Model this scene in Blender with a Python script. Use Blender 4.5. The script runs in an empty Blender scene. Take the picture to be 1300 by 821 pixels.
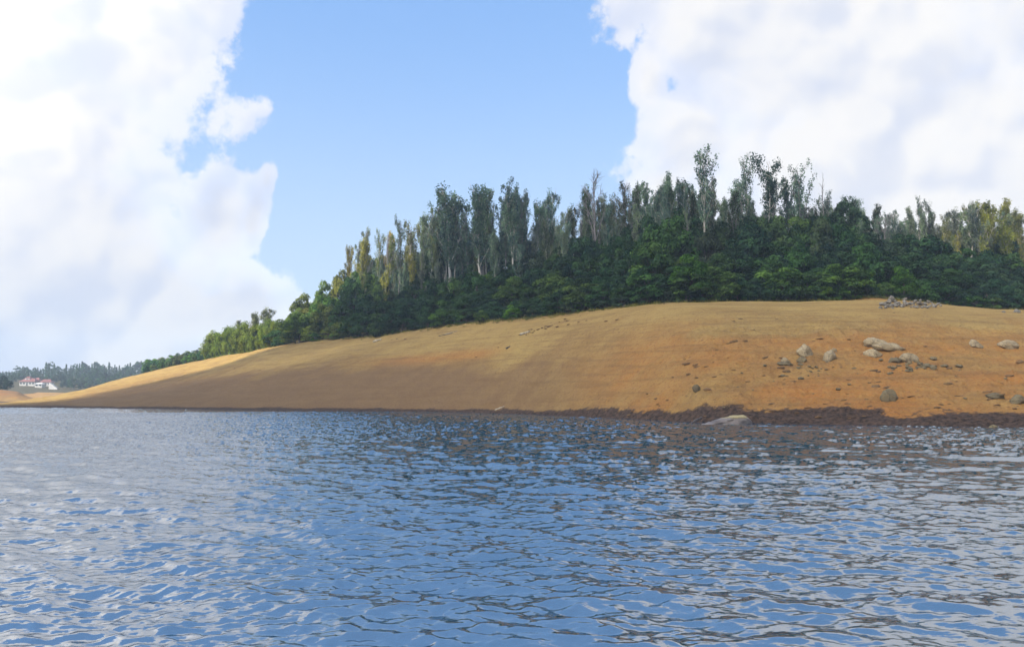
import bpy, math, random
import numpy as np
from mathutils import Vector
from mathutils.bvhtree import BVHTree

# ------------------------------------------------------------------ camera, sky, sun, exposure
scene = bpy.context.scene
COL = scene.collection
R = math.radians
CAMH, FPX, CX, CY, YH = 2.2, 1020.0, 650.0, 410.5, 504.0      # eye height; lens in picture widths; horizon row
PITCH = math.atan((YH - CY) / FPX)
CP, SP = math.cos(PITCH), math.sin(PITCH)

cam_d = bpy.data.cameras.new("camera")
cam_d.sensor_width = 36.0
cam_d.lens = 36.0 * FPX / 1300.0
cam_d.clip_start, cam_d.clip_end = 0.1, 12000.0
cam = bpy.data.objects.new("camera", cam_d)
cam.location = (0, 0, CAMH)
cam.rotation_euler = (math.pi / 2 + PITCH, 0, 0)
COL.objects.link(cam)
scene.camera = cam

SUN_DIR = Vector((-0.62, -0.42, 0.66)).normalized()           # towards the sun: behind and left of the boat
SUN_EL = math.asin(SUN_DIR.z)
SUN_STRENGTH = 5.0
SKY_STRENGTH = 0.15
EXPOSURE = 0.6

sun_d = bpy.data.lights.new("sun", 'SUN')
sun_d.energy = SUN_STRENGTH
sun_d.angle = R(0.5)
sun_d.color = (1.0, 0.93, 0.80)
sun = bpy.data.objects.new("sun", sun_d)
sun.rotation_euler = SUN_DIR.to_track_quat('Z', 'Y').to_euler()
sun.location = SUN_DIR * 900
COL.objects.link(sun)

scene.view_settings.view_transform = 'Standard'
scene.view_settings.look = 'None'
scene.view_settings.exposure = EXPOSURE
scene.view_settings.gamma = 1.0
scene.view_settings.use_curve_mapping = False
scene.render.engine = 'CYCLES'
cy = scene.cycles
cy.max_bounces = 5
cy.diffuse_bounces = 2
cy.glossy_bounces = 2
cy.transmission_bounces = 2
cy.transparent_max_bounces = 8
cy.volume_bounces = 0
cy.sample_clamp_direct = 6.0
cy.sample_clamp_indirect = 4.0
cy.caustics_reflective = False
cy.caustics_refractive = False
cy.use_adaptive_sampling = True
cy.adaptive_threshold = 0.014
cy.adaptive_min_samples = 20
cy.use_denoising = True
cy.denoising_input_passes = 'RGB_ALBEDO_NORMAL'
cy.denoising_prefilter = 'ACCURATE'


class NT:
    """Small helper that writes node trees."""
    def __init__(self, tree):
        self.t = tree
        self.n = tree.nodes
        self.l = tree.links

    def new(self, kind, **kw):
        n = self.n.new(kind)
        for k, v in kw.items():
            setattr(n, k, v)
        return n

    def put(self, sock, v):
        if isinstance(v, bpy.types.NodeSocket):
            self.l.new(v, sock)
        elif v is not None:
            sock.default_value = v

    def m(self, op, a, b=None, c=None, clamp=False):
        n = self.new('ShaderNodeMath', operation=op, use_clamp=clamp)
        for s, v in zip(n.inputs, (a, b, c)):
            self.put(s, v)
        return n.outputs[0]

    def vm(self, op, a, b=None, scale=None):
        n = self.new('ShaderNodeVectorMath', operation=op)
        self.put(n.inputs[0], a)
        if b is not None:
            self.put(n.inputs[1], b)
        if scale is not None:
            self.put(n.inputs['Scale'], scale)
        return n.outputs[0]

    def mix(self, f, a, b, mode='MIX'):
        n = self.new('ShaderNodeMix', data_type='RGBA', blend_type=mode)
        n.clamp_factor = True
        self.put(n.inputs[0], f)
        self.put(n.inputs[6], a)
        self.put(n.inputs[7], b)
        return n.outputs[2]

    def noise(self, vec, scale, detail=4.0, rough=0.55, dist=0.0, dims='3D'):
        n = self.new('ShaderNodeTexNoise', noise_dimensions=dims)
        if vec is not None:
            self.put(n.inputs['Vector'], vec)
        n.inputs['Scale'].default_value = scale
        n.inputs['Detail'].default_value = detail
        n.inputs['Roughness'].default_value = rough
        n.inputs['Distortion'].default_value = dist
        return n

    def ramp(self, f, lo, hi, a=0.0, b=1.0, smooth=True):
        n = self.new('ShaderNodeMapRange')
        n.interpolation_type = 'SMOOTHSTEP' if smooth else 'LINEAR'
        self.put(n.inputs[0], f)
        for i, v in enumerate((lo, hi, a, b)):
            self.put(n.inputs[i + 1], v)
        return n.outputs[0]


def deg_el(y):
    return math.degrees(math.atan((YH - y) / FPX))


def deg_az(x):
    return math.degrees(math.atan((x - CX) / FPX))


def build_world():
    w = bpy.data.worlds.new("World")
    scene.world = w
    w.use_nodes = True
    # --- cloud density as a node group: direction in, density out
    g = bpy.data.node_groups.new("cloud_density", 'ShaderNodeTree')
    g.interface.new_socket("Vector", in_out='INPUT', socket_type='NodeSocketVector')
    g.interface.new_socket("Density", in_out='OUTPUT', socket_type='NodeSocketFloat')
    T = NT(g)
    gi, go = T.new('NodeGroupInput'), T.new('NodeGroupOutput')
    d = T.vm('NORMALIZE', gi.outputs[0])
    wn = T.noise(d, 5.0, 2.0, 0.5)
    woff = T.vm('SUBTRACT', wn.outputs['Color'], (0.5, 0.5, 0.5))
    dw = T.vm('ADD', d, T.vm('SCALE', woff, scale=0.055))
    s = T.new('ShaderNodeSeparateXYZ')
    T.put(s.inputs[0], dw)
    az = T.m('MULTIPLY', T.m('ARCTAN2', s.outputs[0], s.outputs[1]), 57.29578)
    el = T.m('MULTIPLY', T.m('ARCSINE', T.m('MINIMUM', T.m('MAXIMUM', s.outputs[2], -1.0), 1.0)), 57.29578)
    # each lobe of cloud: centre and reach (azimuth, elevation); weight 1 at the heart, 0 at the rim
    lobes = [(90, 40, 215, 150), (232, 20, 78, 48), (50, 200, 150, 120), (130, 105, 130, 80), (30, 330, 230, 200), (150, 390, 215, 120), (270, 290, 72, 88), (322, 285, 26, 66), (334, 240, 18, 24),
             (-150, 150, 240, 300), (300, 400, 105, 80), (60, 470, 370, 150), (1230, 300, 430, 150), (215, 190, 70, 45, .16), (300, 165, 60, 30, .13),
             (1080, 90, 270, 190), (1190, 220, 410, 140), (885, 195, 92, 95), (845, 236, 62, 52), (838, 105, 38, 60), (950, 40, 150, 110),
             (815, 25, 75, 60, .20), (1500, 60, 330, 330)]
    acc = None
    for (x, y, rx, ry, *wt) in lobes:
        ca, ce = deg_az(x), deg_el(y)
        ra, re = rx * 0.0495, ry * 0.052
        da = T.m('DIVIDE', T.m('SUBTRACT', az, ca), ra)
        de = T.m('DIVIDE', T.m('SUBTRACT', el, ce), re)
        v = T.m('SUBTRACT', 1.0, T.m('SQRT', T.m('ADD', T.m('MULTIPLY', da, da), T.m('MULTIPLY', de, de))))
        v = T.m('MULTIPLY', v, wt[0] if wt else min(1.0, 0.35 + max(rx, ry) / 220.0))
        acc = v if acc is None else T.m('SMOOTH_MAX', acc, v, 0.12)
    # broken cloud all over the rest of the sky
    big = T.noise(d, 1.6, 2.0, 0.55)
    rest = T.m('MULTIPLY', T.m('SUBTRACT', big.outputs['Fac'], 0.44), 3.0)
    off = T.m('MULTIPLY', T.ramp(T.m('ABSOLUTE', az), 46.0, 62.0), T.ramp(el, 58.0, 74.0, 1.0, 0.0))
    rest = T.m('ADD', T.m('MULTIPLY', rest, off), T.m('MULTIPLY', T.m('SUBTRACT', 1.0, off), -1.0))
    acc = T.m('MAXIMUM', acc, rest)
    # cauliflower edges
    fine = T.m('SUBTRACT', T.noise(d, 24.0, 6.0, 0.64).outputs['Fac'], 0.5)
    def billow(v, sc):
        q = T.new('ShaderNodeTexVoronoi', feature='F1')
        q.inputs['Scale'].default_value = sc
        q.inputs['Detail'].default_value = 1.0
        q.inputs['Roughness'].default_value = 0.5
        T.put(q.inputs['Vector'], v)
        return q.outputs['Distance']
    pv = T.vm('ADD', d, T.vm('SCALE', woff, scale=0.10))
    Ls = (SUN_DIR + Vector((-0.25, 0.0, 0.75))).normalized() * 0.030
    g.interface.new_socket("Relief", in_out='OUTPUT', socket_type='NodeSocketFloat')
    b0 = billow(pv, 8.0)
    puff = T.m('SUBTRACT', 0.42, b0)
    dens = T.m('ADD', acc, T.m('ADD', T.m('MULTIPLY', puff, 0.20), T.m('MULTIPLY', fine, 0.62)))
    T.put(go.inputs[0], dens)
    big_b = T.m('SUBTRACT', billow(T.vm('ADD', pv, tuple(Ls)), 8.0), b0)
    small_b = T.m('SUBTRACT', T.noise(pv, 13.0, 2.0, 0.6).outputs['Fac'], T.noise(T.vm('ADD', pv, tuple(Ls * 0.6)), 13.0, 2.0, 0.6).outputs['Fac'])
    T.put(go.inputs[1], T.m('ADD', T.m('ADD', T.m('MULTIPLY', big_b, 0.8), T.m('MULTIPLY', small_b, 0.70)), T.m('MULTIPLY', fine, 0.30)))

    W = NT(w.node_tree)
    W.n.clear()
    out = W.new('ShaderNodeOutputWorld')
    bg = W.new('ShaderNodeBackground')
    tc = W.new('ShaderNodeTexCoord')
    direction = tc.outputs['Generated']
    sky = W.new('ShaderNodeTexSky')
    sky.sky_type = 'NISHITA'
    sky.sun_disc = False
    sky.sun_elevation = SUN_EL
    sky.sun_rotation = math.atan2(SUN_DIR.x, SUN_DIR.y)
    sky.altitude = 2000.0
    sky.air_density = 1.0
    sky.dust_density = 0.6
    sky.ozone_density = 1.5
    blue = W.mix(1.0, sky.outputs[0], (1.55, 1.50, 1.60, 1), 'MULTIPLY')

    gn = W.new('ShaderNodeGroup')
    gn.node_tree = g
    W.put(gn.inputs[0], direction)
    d0, relief = gn.outputs[0], gn.outputs[1]
    mask = W.ramp(d0, -0.03, 0.10)
    lit = W.ramp(relief, -0.26, 0.17)
    soft = W.ramp(W.noise(direction, 3.6, 4.0, 0.6).outputs['Fac'], 0.36, 0.62)
    sep = W.new('ShaderNodeSeparateXYZ')
    W.put(sep.inputs[0], direction)
    high = W.ramp(sep.outputs[2], 0.02, 0.36)
    k = 1.0 / (SKY_STRENGTH * 2 ** EXPOSURE)
    thick = W.ramp(d0, 0.05, 0.55)
    bright = W.m('ADD', W.m('MULTIPLY', lit, 0.62), W.m('ADD', W.m('MULTIPLY', soft, 0.35), W.m('MULTIPLY', high, 0.42)))
    bright = W.m('ADD', bright, W.m('MULTIPLY', W.m('SUBTRACT', 1.0, thick), 0.22))
    bright = W.m('SUBTRACT', bright, 0.22, clamp=True)
    ccol = W.mix(bright, (0.67 * k, 0.74 * k, 0.92 * k, 1), (1.01 * k, 1.0 * k, 1.0 * k, 1))
    ccol = W.mix(W.m('MULTIPLY', W.m('SUBTRACT', 1.0, thick), 0.18), ccol, blue)
    # milky band low in the sky
    low = W.ramp(sep.outputs[2], 0.08, 0.50)
    air = W.mix(low, (0.60 * k, 0.77 * k, 0.97 * k, 1), (0.27 * k, 0.52 * k, 0.93 * k, 1))
    base = W.mix(W.ramp(sep.outputs[2], 0.0, 0.6, 0.97, 0.60), blue, air)
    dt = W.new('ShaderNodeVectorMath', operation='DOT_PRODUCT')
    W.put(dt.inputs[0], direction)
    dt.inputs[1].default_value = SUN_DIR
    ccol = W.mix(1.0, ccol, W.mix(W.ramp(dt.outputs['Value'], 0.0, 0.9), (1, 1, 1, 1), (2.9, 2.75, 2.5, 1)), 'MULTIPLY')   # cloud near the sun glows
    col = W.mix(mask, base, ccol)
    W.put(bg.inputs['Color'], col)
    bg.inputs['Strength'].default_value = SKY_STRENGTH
    W.l.new(bg.outputs[0], out.inputs['Surface'])


build_world()
scene.world.cycles.sampling_method = 'MANUAL'
scene.world.cycles.sample_map_resolution = 256

# ------------------------------------------------------------------ helpers
rng = np.random.default_rng(11)
random.seed(11)


def ray_dir(px, py):
    u, v = (px - CX) / FPX, (CY - py) / FPX
    return Vector((u, CP - v * SP, SP + v * CP)).normalized()


def at_height(px, py, z):
    """World point on picture ray (px, py) at height z."""
    v = (CY - py) / FPX
    dz = z - CAMH
    Y = dz * (CP - v * SP) / (v * CP + SP)
    return np.array([(px - CX) / FPX * (Y * CP + dz * SP), Y, z])


def at_depth(px, Y, z=CAMH):
    return (px - CX) / FPX * (Y * CP + (z - CAMH) * SP)


def col_of(p):
    """Picture column and row of a world point."""
    dz = p[2] - CAMH
    f = p[1] * CP + dz * SP
    return CX + FPX * p[0] / f, CY - FPX * (-p[1] * SP + dz * CP) / f


def height_for(py, Y):
    v = (CY - py) / FPX
    return CAMH + Y * (v * CP + SP) / (CP - v * SP)


def sm(x, a, b):
    t = np.clip((np.asarray(x, float) - a) / (b - a), 0, 1)
    return t * t * (3 - 2 * t)


def _hash(ix, iy, seed):
    h = (ix.astype(np.int64) * 374761393 + iy.astype(np.int64) * 668265263 + seed * 1442695041) & 0xFFFFFFFF
    h = ((h ^ (h >> 13)) * 1274126177) & 0xFFFFFFFF
    return ((h ^ (h >> 16)) & 0xFFFFFF) / float(0xFFFFFF)


def vnoise(x, y, seed=0):
    ix, iy = np.floor(x), np.floor(y)
    fx, fy = x - ix, y - iy
    fx, fy = fx * fx * (3 - 2 * fx), fy * fy * (3 - 2 * fy)
    a, b = _hash(ix, iy, seed), _hash(ix + 1, iy, seed)
    c, d = _hash(ix, iy + 1, seed), _hash(ix + 1, iy + 1, seed)
    return (a * (1 - fx) + b * fx) * (1 - fy) + (c * (1 - fx) + d * fx) * fy - 0.5


def fbm(x, y, seed=0, octaves=4, gain=0.5):
    s, a = 0, 1.0
    for i in range(octaves):
        s = s + a * vnoise(x * 2 ** i + 17.3 * i, y * 2 ** i - 9.1 * i, seed + i)
        a *= gain
    return s


def mesh_from(name, verts, faces, smooth=True, attrs=None):
    """Mesh from arrays; faces is an (n,k) int array or a list of them."""
    groups = faces if isinstance(faces, list) else [faces]
    groups = [np.asarray(f, np.int32) for f in groups if len(f)]
    me = bpy.data.meshes.new(name)
    me.vertices.add(len(verts))
    me.vertices.foreach_set('co', np.asarray(verts, np.float32).ravel())
    idx = np.concatenate([f.ravel() for f in groups])
    starts, p = [], 0
    for f in groups:
        starts.append(p + np.arange(len(f)) * f.shape[1])
        p += f.size
    starts = np.concatenate(starts).astype(np.int32)
    me.loops.add(len(idx))
    me.loops.foreach_set('vertex_index', idx)
    me.polygons.add(len(starts))
    me.polygons.foreach_set('loop_start', starts)
    me.polygons.foreach_set('use_smooth', np.full(len(starts), smooth))
    for k, v in (attrs or {}).items():
        at = me.attributes.new(k, 'FLOAT', 'POINT')
        at.data.foreach_set('value', np.asarray(v, np.float32).ravel())
    me.update(calc_edges=True)
    return me


def grid_faces(nr, nc):
    i = np.arange(nr * nc).reshape(nr, nc)
    return np.stack([i[:-1, :-1], i[:-1, 1:], i[1:, 1:], i[1:, :-1]], -1).reshape(-1, 4)


def obj(name, me, mat=None, parent=None, loc=None, rot=None, scale=None):
    o = bpy.data.objects.new(name, me)
    COL.objects.link(o)
    if mat is not None and len(me.materials) == 0:
        me.materials.append(mat)
    if parent is not None:
        o.parent = parent
    if loc is not None:
        o.location = loc
    if rot is not None:
        o.rotation_euler = rot
    if scale is not None:
        o.scale = scale
    return o


def tag(o, label=None, cat=None, group=None, kind=None):
    if label:
        o['label'] = label
    if cat:
        o['category'] = cat
    if group:
        o['group'] = group
    if kind:
        o['kind'] = kind
    return o


def empty(name, loc, rz=0.0):
    o = bpy.data.objects.new(name, None)
    o.empty_display_size = 0.5
    o.location = loc
    o.rotation_euler = (0, 0, rz)
    COL.objects.link(o)
    return o


def material(name):
    m = bpy.data.materials.new(name)
    m.use_nodes = True
    T = NT(m.node_tree)
    b = T.n['Principled BSDF']
    return m, T, b


# ------------------------------------------------------------------ materials
def mat_ground():
    m, T, b = material("lake_bed_soil")
    geo = T.new('ShaderNodeNewGeometry')
    P = geo.outputs['Position']

    def attr(n):
        a = T.new('ShaderNodeAttribute', attribute_name=n)
        return a.outputs['Fac']
    wet, orange, khaki, litter, mauve = (attr(k) for k in ('wet', 'orange', 'khaki', 'litter', 'mauve'))
    med = T.noise(P, 0.35, 6.0, 0.6).outputs['Fac']
    fine = T.noise(P, 2.6, 6.0, 0.7).outputs['Fac']
    grain = T.noise(P, 6.5, 4.0, 0.75).outputs['Fac']
    mp = T.new('ShaderNodeMapping')
    T.put(mp.inputs['Vector'], P)
    mp.inputs['Scale'].default_value = (0.09, 0.09, 1.7)
    bands = T.noise(mp.outputs[0], 1.0, 5.0, 0.65, 0.25).outputs['Fac']
    base = T.mix(T.ramp(med, 0.35, 0.65), (0.265, 0.154, 0.052, 1), (0.335, 0.210, 0.070, 1))
    base = T.mix(T.m('MULTIPLY', khaki, T.ramp(med, 0.25, 0.6, 0.65, 1.0)), base, (0.395, 0.262, 0.084, 1))
    base = T.mix(T.m('MULTIPLY', mauve, 0.72), base, (0.175, 0.104, 0.056, 1))  # dull grey-brown soil, its colour darkened further to stand for cloud shade
    base = T.mix(T.m('MULTIPLY', orange, T.ramp(fine, 0.30, 0.62, 0.35, 1.0)), base, (0.405, 0.163, 0.038, 1))
    # water-level lines left by the falling lake
    base = T.mix(T.ramp(bands, 0.34, 0.56, 0.44, 0.0), base, (0.173, 0.095, 0.040, 1))
    base = T.mix(T.ramp(bands, 0.58, 0.78, 0.0, 0.16), base, (0.474, 0.289, 0.131, 1))
    base = T.mix(T.ramp(fine, 0.50, 0.72, 0.0, 0.70), base, (0.130, 0.064, 0.032, 1))
    base = T.mix(T.ramp(grain, 0.52, 0.70, 0.0, 0.42), base, (0.111, 0.062, 0.032, 1))
    base = T.mix(T.ramp(grain, 0.28, 0.44, 0.45, 0.0), base, (0.474, 0.319, 0.152, 1))
    mud = T.mix(T.ramp(fine, 0.35, 0.65), (0.028, 0.019, 0.015, 1), (0.105, 0.065, 0.044, 1))
    base = T.mix(T.ramp(T.m('ADD', wet, T.m('MULTIPLY', T.m('SUBTRACT', fine, 0.5), 1.0)), 0.30, 0.62), base, mud)
    lit = T.mix(T.ramp(fine, 0.35, 0.65), (0.050, 0.045, 0.024, 1), (0.115, 0.092, 0.044, 1))
    base = T.mix(T.ramp(T.m('ADD', litter, T.m('MULTIPLY', T.m('SUBTRACT', fine, 0.5), 0.9)), 0.38, 0.62), base, lit)
    T.put(b.inputs['Base Color'], base)
    T.put(b.inputs['Roughness'], T.ramp(wet, 0.4, 0.9, 0.95, 0.85))
    b.inputs['Specular IOR Level'].default_value = 0.12
    bump = T.new('ShaderNodeBump')
    bump.inputs['Strength'].default_value = 0.9
    bump.inputs['Distance'].default_value = 0.22
    hh = T.m('ADD', T.m('MULTIPLY', fine, 1.0), T.m('MULTIPLY', grain, 0.5))
    T.put(bump.inputs['Height'], hh)
    T.put(b.inputs['Normal'], bump.outputs[0])
    return m


def mat_leaf(name, trans=0.25):
    m, T, b = material(name)
    oi = T.new('ShaderNodeObjectInfo')
    tint = T.new('ShaderNodeAttribute', attribute_name='tint').outputs['Fac']
    geo = T.new('ShaderNodeNewGeometry')
    n = T.noise(geo.outputs['Position'], 0.5, 3.0, 0.6).outputs['Fac']
    c = T.mix(1.0, oi.outputs['Color'], T.mix(tint, (0.50, 0.56, 0.66, 1), (1.85, 1.70, 1.25, 1)), 'MULTIPLY')
    c = T.mix(1.0, c, T.mix(T.ramp(n, 0.3, 0.7), (0.80, 0.82, 0.90, 1), (1.22, 1.18, 1.05, 1)), 'MULTIPLY')
    T.n.remove(b)
    df, tr, mx = T.new('ShaderNodeBsdfDiffuse'), T.new('ShaderNodeBsdfTranslucent'), T.new('ShaderNodeMixShader')
    T.put(df.inputs[0], c)
    T.put(tr.inputs[0], T.mix(1.0, c, (1.15, 1.2, 0.7, 1), 'MULTIPLY'))
    mx.inputs[0].default_value = trans
    T.l.new(df.outputs[0], mx.inputs[1])
    T.l.new(tr.outputs[0], mx.inputs[2])
    T.l.new(mx.outputs[0], T.n['Material Output'].inputs['Surface'])
    return m


def mat_bark(name, a, c):
    m, T, b = material(name)
    tc = T.new('ShaderNodeTexCoord')
    mp = T.new('ShaderNodeMapping')
    T.put(mp.inputs['Vector'], tc.outputs['Object'])
    mp.inputs['Scale'].default_value = (3, 3, 0.6)
    n = T.noise(mp.outputs[0], 1.5, 5.0, 0.6).outputs['Fac']
    T.put(b.inputs['Base Color'], T.mix(T.ramp(n, 0.35, 0.65), a, c))
    b.inputs['Roughness'].default_value = 0.9
    return m


def mat_rock(name, pale, dark, warm, dirt=0.5):
    m, T, b = material(name)
    tc = T.new('ShaderNodeTexCoord')
    oi = T.new('ShaderNodeObjectInfo')
    P = T.vm('ADD', T.new('ShaderNodeNewGeometry').outputs['Position'], T.vm('SCALE', oi.outputs['Location'], scale=0.37))
    n1 = T.noise(P, 1.1, 6.0, 0.62).outputs['Fac']
    n2 = T.noise(P, 6.5, 5.0, 0.7).outputs['Fac']
    c = T.mix(T.ramp(n1, 0.38, 0.66), pale, warm)
    c = T.mix(T.ramp(n2, 0.50, 0.72, 0.0, dirt), c, dark)
    ck = T.new('ShaderNodeTexVoronoi', feature='DISTANCE_TO_EDGE')
    ck.inputs['Scale'].default_value = 0.9
    T.put(ck.inputs['Vector'], T.vm('ADD', P, T.vm('SCALE', T.noise(P, 2.0, 3.0, 0.6).outputs['Color'], scale=0.7)))
    c = T.mix(T.ramp(ck.outputs['Distance'], 0.005, 0.05, 0.5, 0.0), c, dark)
    c = T.mix(T.m('MULTIPLY', oi.outputs['Random'], 0.35), c, dark)
    T.put(b.inputs['Base Color'], c)
    b.inputs['Roughness'].default_value = 0.92
    b.inputs['Specular IOR Level'].default_value = 0.2
    bump = T.new('ShaderNodeBump')
    bump.inputs['Strength'].default_value = 0.6
    bump.inputs['Distance'].default_value = 0.05
    T.put(bump.inputs['Height'], n2)
    T.put(b.inputs['Normal'], bump.outputs[0])
    return m


def mat_shore_rock():
    """Slab at the waterline: dry and yellowish on its crown, slick grey where waves wash it."""
    m, T, b = material("washed_slab_rock")
    geo = T.new('ShaderNodeNewGeometry')
    P = geo.outputs['Position']
    n = T.noise(P, 1.6, 5.0, 0.6).outputs['Fac']
    n2 = T.noise(P, 8.0, 5.0, 0.7).outputs['Fac']
    z = T.new('ShaderNodeSeparateXYZ')
    T.put(z.inputs[0], P)
    dry = T.ramp(T.m('ADD', z.outputs[2], T.m('MULTIPLY', T.m('SUBTRACT', n, 0.5), 0.35)), 0.46, 0.60)
    c1 = T.mix(T.ramp(n2, 0.4, 0.7), (0.40, 0.32, 0.15, 1), (0.20, 0.155, 0.08, 1))
    c0 = T.mix(T.ramp(n, 0.4, 0.7), (0.20, 0.165, 0.14, 1), (0.12, 0.092, 0.075, 1))
    T.put(b.inputs['Base Color'], T.mix(dry, c0, c1))
    T.put(b.inputs['Roughness'], T.ramp(dry, 0.0, 1.0, 0.35, 0.9))
    return m


def mat_plain(name, col, rough=0.8, var=0.25, scale=1.0):
    m, T, b = material(name)
    P = T.new('ShaderNodeNewGeometry').outputs['Position']
    n = T.noise(P, scale, 5.0, 0.6).outputs['Fac']
    lo = tuple(c * (1 - var) for c in col[:3]) + (1,)
    hi = tuple(min(1, c * (1 + var)) for c in col[:3]) + (1,)
    T.put(b.inputs['Base Color'], T.mix(T.ramp(n, 0.35, 0.65), lo, hi))
    b.inputs['Roughness'].default_value = rough
    return m


def mat_water():
    m, T, b = material("lake_water")
    P = T.new('ShaderNodeNewGeometry').outputs['Position']
    n = T.noise(P, 0.05, 3.0, 0.5).outputs['Fac']
    T.put(b.inputs['Base Color'], T.mix(n, (0.006, 0.040, 0.075, 1), (0.010, 0.052, 0.090, 1)))
    b.inputs['Roughness'].default_value = 0.085
    b.inputs['IOR'].default_value = 5.0
    b.inputs['Specular IOR Level'].default_value = 0.5
    def rip(sx, sy, rot, scale):
        mp = T.new('ShaderNodeMapping')
        T.put(mp.inputs['Vector'], P)
        mp.inputs['Scale'].default_value = (sx, sy, 1.0)
        mp.inputs['Rotation'].default_value = (0, 0, R(rot))
        return T.noise(mp.outputs[0], scale, 3.0, 0.5, 0.4).outputs['Fac']
    small, mid = rip(2.0, 4.4, 12, 1.6), rip(0.55, 1.25, -8, 1.0)
    ln = T.new('ShaderNodeVectorMath', operation='LENGTH')
    T.put(ln.inputs[0], P)
    far = T.ramp(ln.outputs['Value'], 14.0, 60.0)
    h = T.m('ADD', T.m('MULTIPLY', small, T.ramp(far, 0.0, 1.0, 0.015, 0.009)), T.m('MULTIPLY', mid, 0.02))
    bump = T.new('ShaderNodeBump')
    bump.inputs['Strength'].default_value = 1.0
    bump.inputs['Distance'].default_value = 1.0
    T.put(bump.inputs['Height'], h)
    T.put(b.inputs['Normal'], bump.outputs[0])
    return m


M_GROUND = mat_ground()
M_WATER = mat_water()
M_LEAF = mat_leaf("tree_foliage")
M_BARK_PALE = mat_bark("pale_eucalyptus_bark", (0.33, 0.29, 0.24, 1), (0.50, 0.46, 0.40, 1))
M_BARK_GREY = mat_bark("grey_twig_bark", (0.15, 0.13, 0.13, 1), (0.26, 0.23, 0.22, 1))
M_BARK_DARK = mat_bark("dark_wattle_bark", (0.055, 0.045, 0.035, 1), (0.11, 0.09, 0.07, 1))
M_ROCK = mat_rock("weathered_granite", (0.43, 0.335, 0.20, 1), (0.08, 0.065, 0.045, 1), (0.25, 0.18, 0.095, 1), 0.7)
M_ROCK_DARK = mat_rock("dark_olive_stone", (0.20, 0.16, 0.09, 1), (0.055, 0.045, 0.03, 1), (0.145, 0.105, 0.055, 1), 0.6)
M_ROCK_GREY = mat_rock("grey_quarried_stone", (0.27, 0.25, 0.215, 1), (0.07, 0.062, 0.05, 1), (0.19, 0.155, 0.115, 1), 0.7)
M_CLOD = mat_rock("dark_turf_clod", (0.17, 0.105, 0.05, 1), (0.06, 0.04, 0.024, 1), (0.21, 0.11, 0.05, 1), 0.5)
M_WOOD = mat_plain("weathered_driftwood", (0.42, 0.35, 0.25), 0.9, 0.4, 3.0)
M_WOOD_DARK = mat_plain("wet_driftwood", (0.08, 0.06, 0.05), 0.7, 0.4, 3.0)

# ------------------------------------------------------------------ lake
def ocean_tile(N, L, lam, wind, seed, spread=2.0):
    """Tileable wave field: height and sideways pull, unit rms height. lam = wave length of the strongest waves."""
    r = np.random.default_rng(seed)
    k = 2 * np.pi * np.fft.fftfreq(N, L / N)
    kx, ky = np.meshgrid(k, k, indexing='ij')
    kk = np.hypot(kx, ky)
    kk[0, 0] = 1
    kp = 2 * np.pi / lam
    c = np.abs((kx * wind[0] + ky * wind[1]) / kk) ** spread
    A = np.exp(-1.25 * (kp / kk) ** 2) / kk ** 3.6 * (c + 0.04)
    A[0, 0] = 0
    A *= np.exp(-(kk * L / N * 0.6) ** 2)
    h = (r.normal(size=(N, N)) + 1j * r.normal(size=(N, N))) * np.sqrt(A)
    H = np.fft.ifft2(h).real
    s = H.std()
    DX = np.fft.ifft2(h * 1j * kx / kk).real / s
    DY = np.fft.ifft2(h * 1j * ky / kk).real / s
    return H / s, DX, DY


def tile_sample(f, L, x, y):
    N = f.shape[0]
    u, v = (x / L * N) % N, (y / L * N) % N
    i, j = np.floor(u).astype(int) % N, np.floor(v).astype(int) % N
    a, b = u - np.floor(u), v - np.floor(v)
    i1, j1 = (i + 1) % N, (j + 1) % N
    return (f[i, j] * (1 - a) + f[i1, j] * a) * (1 - b) + (f[i, j1] * (1 - a) + f[i1, j1] * a) * b


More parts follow.
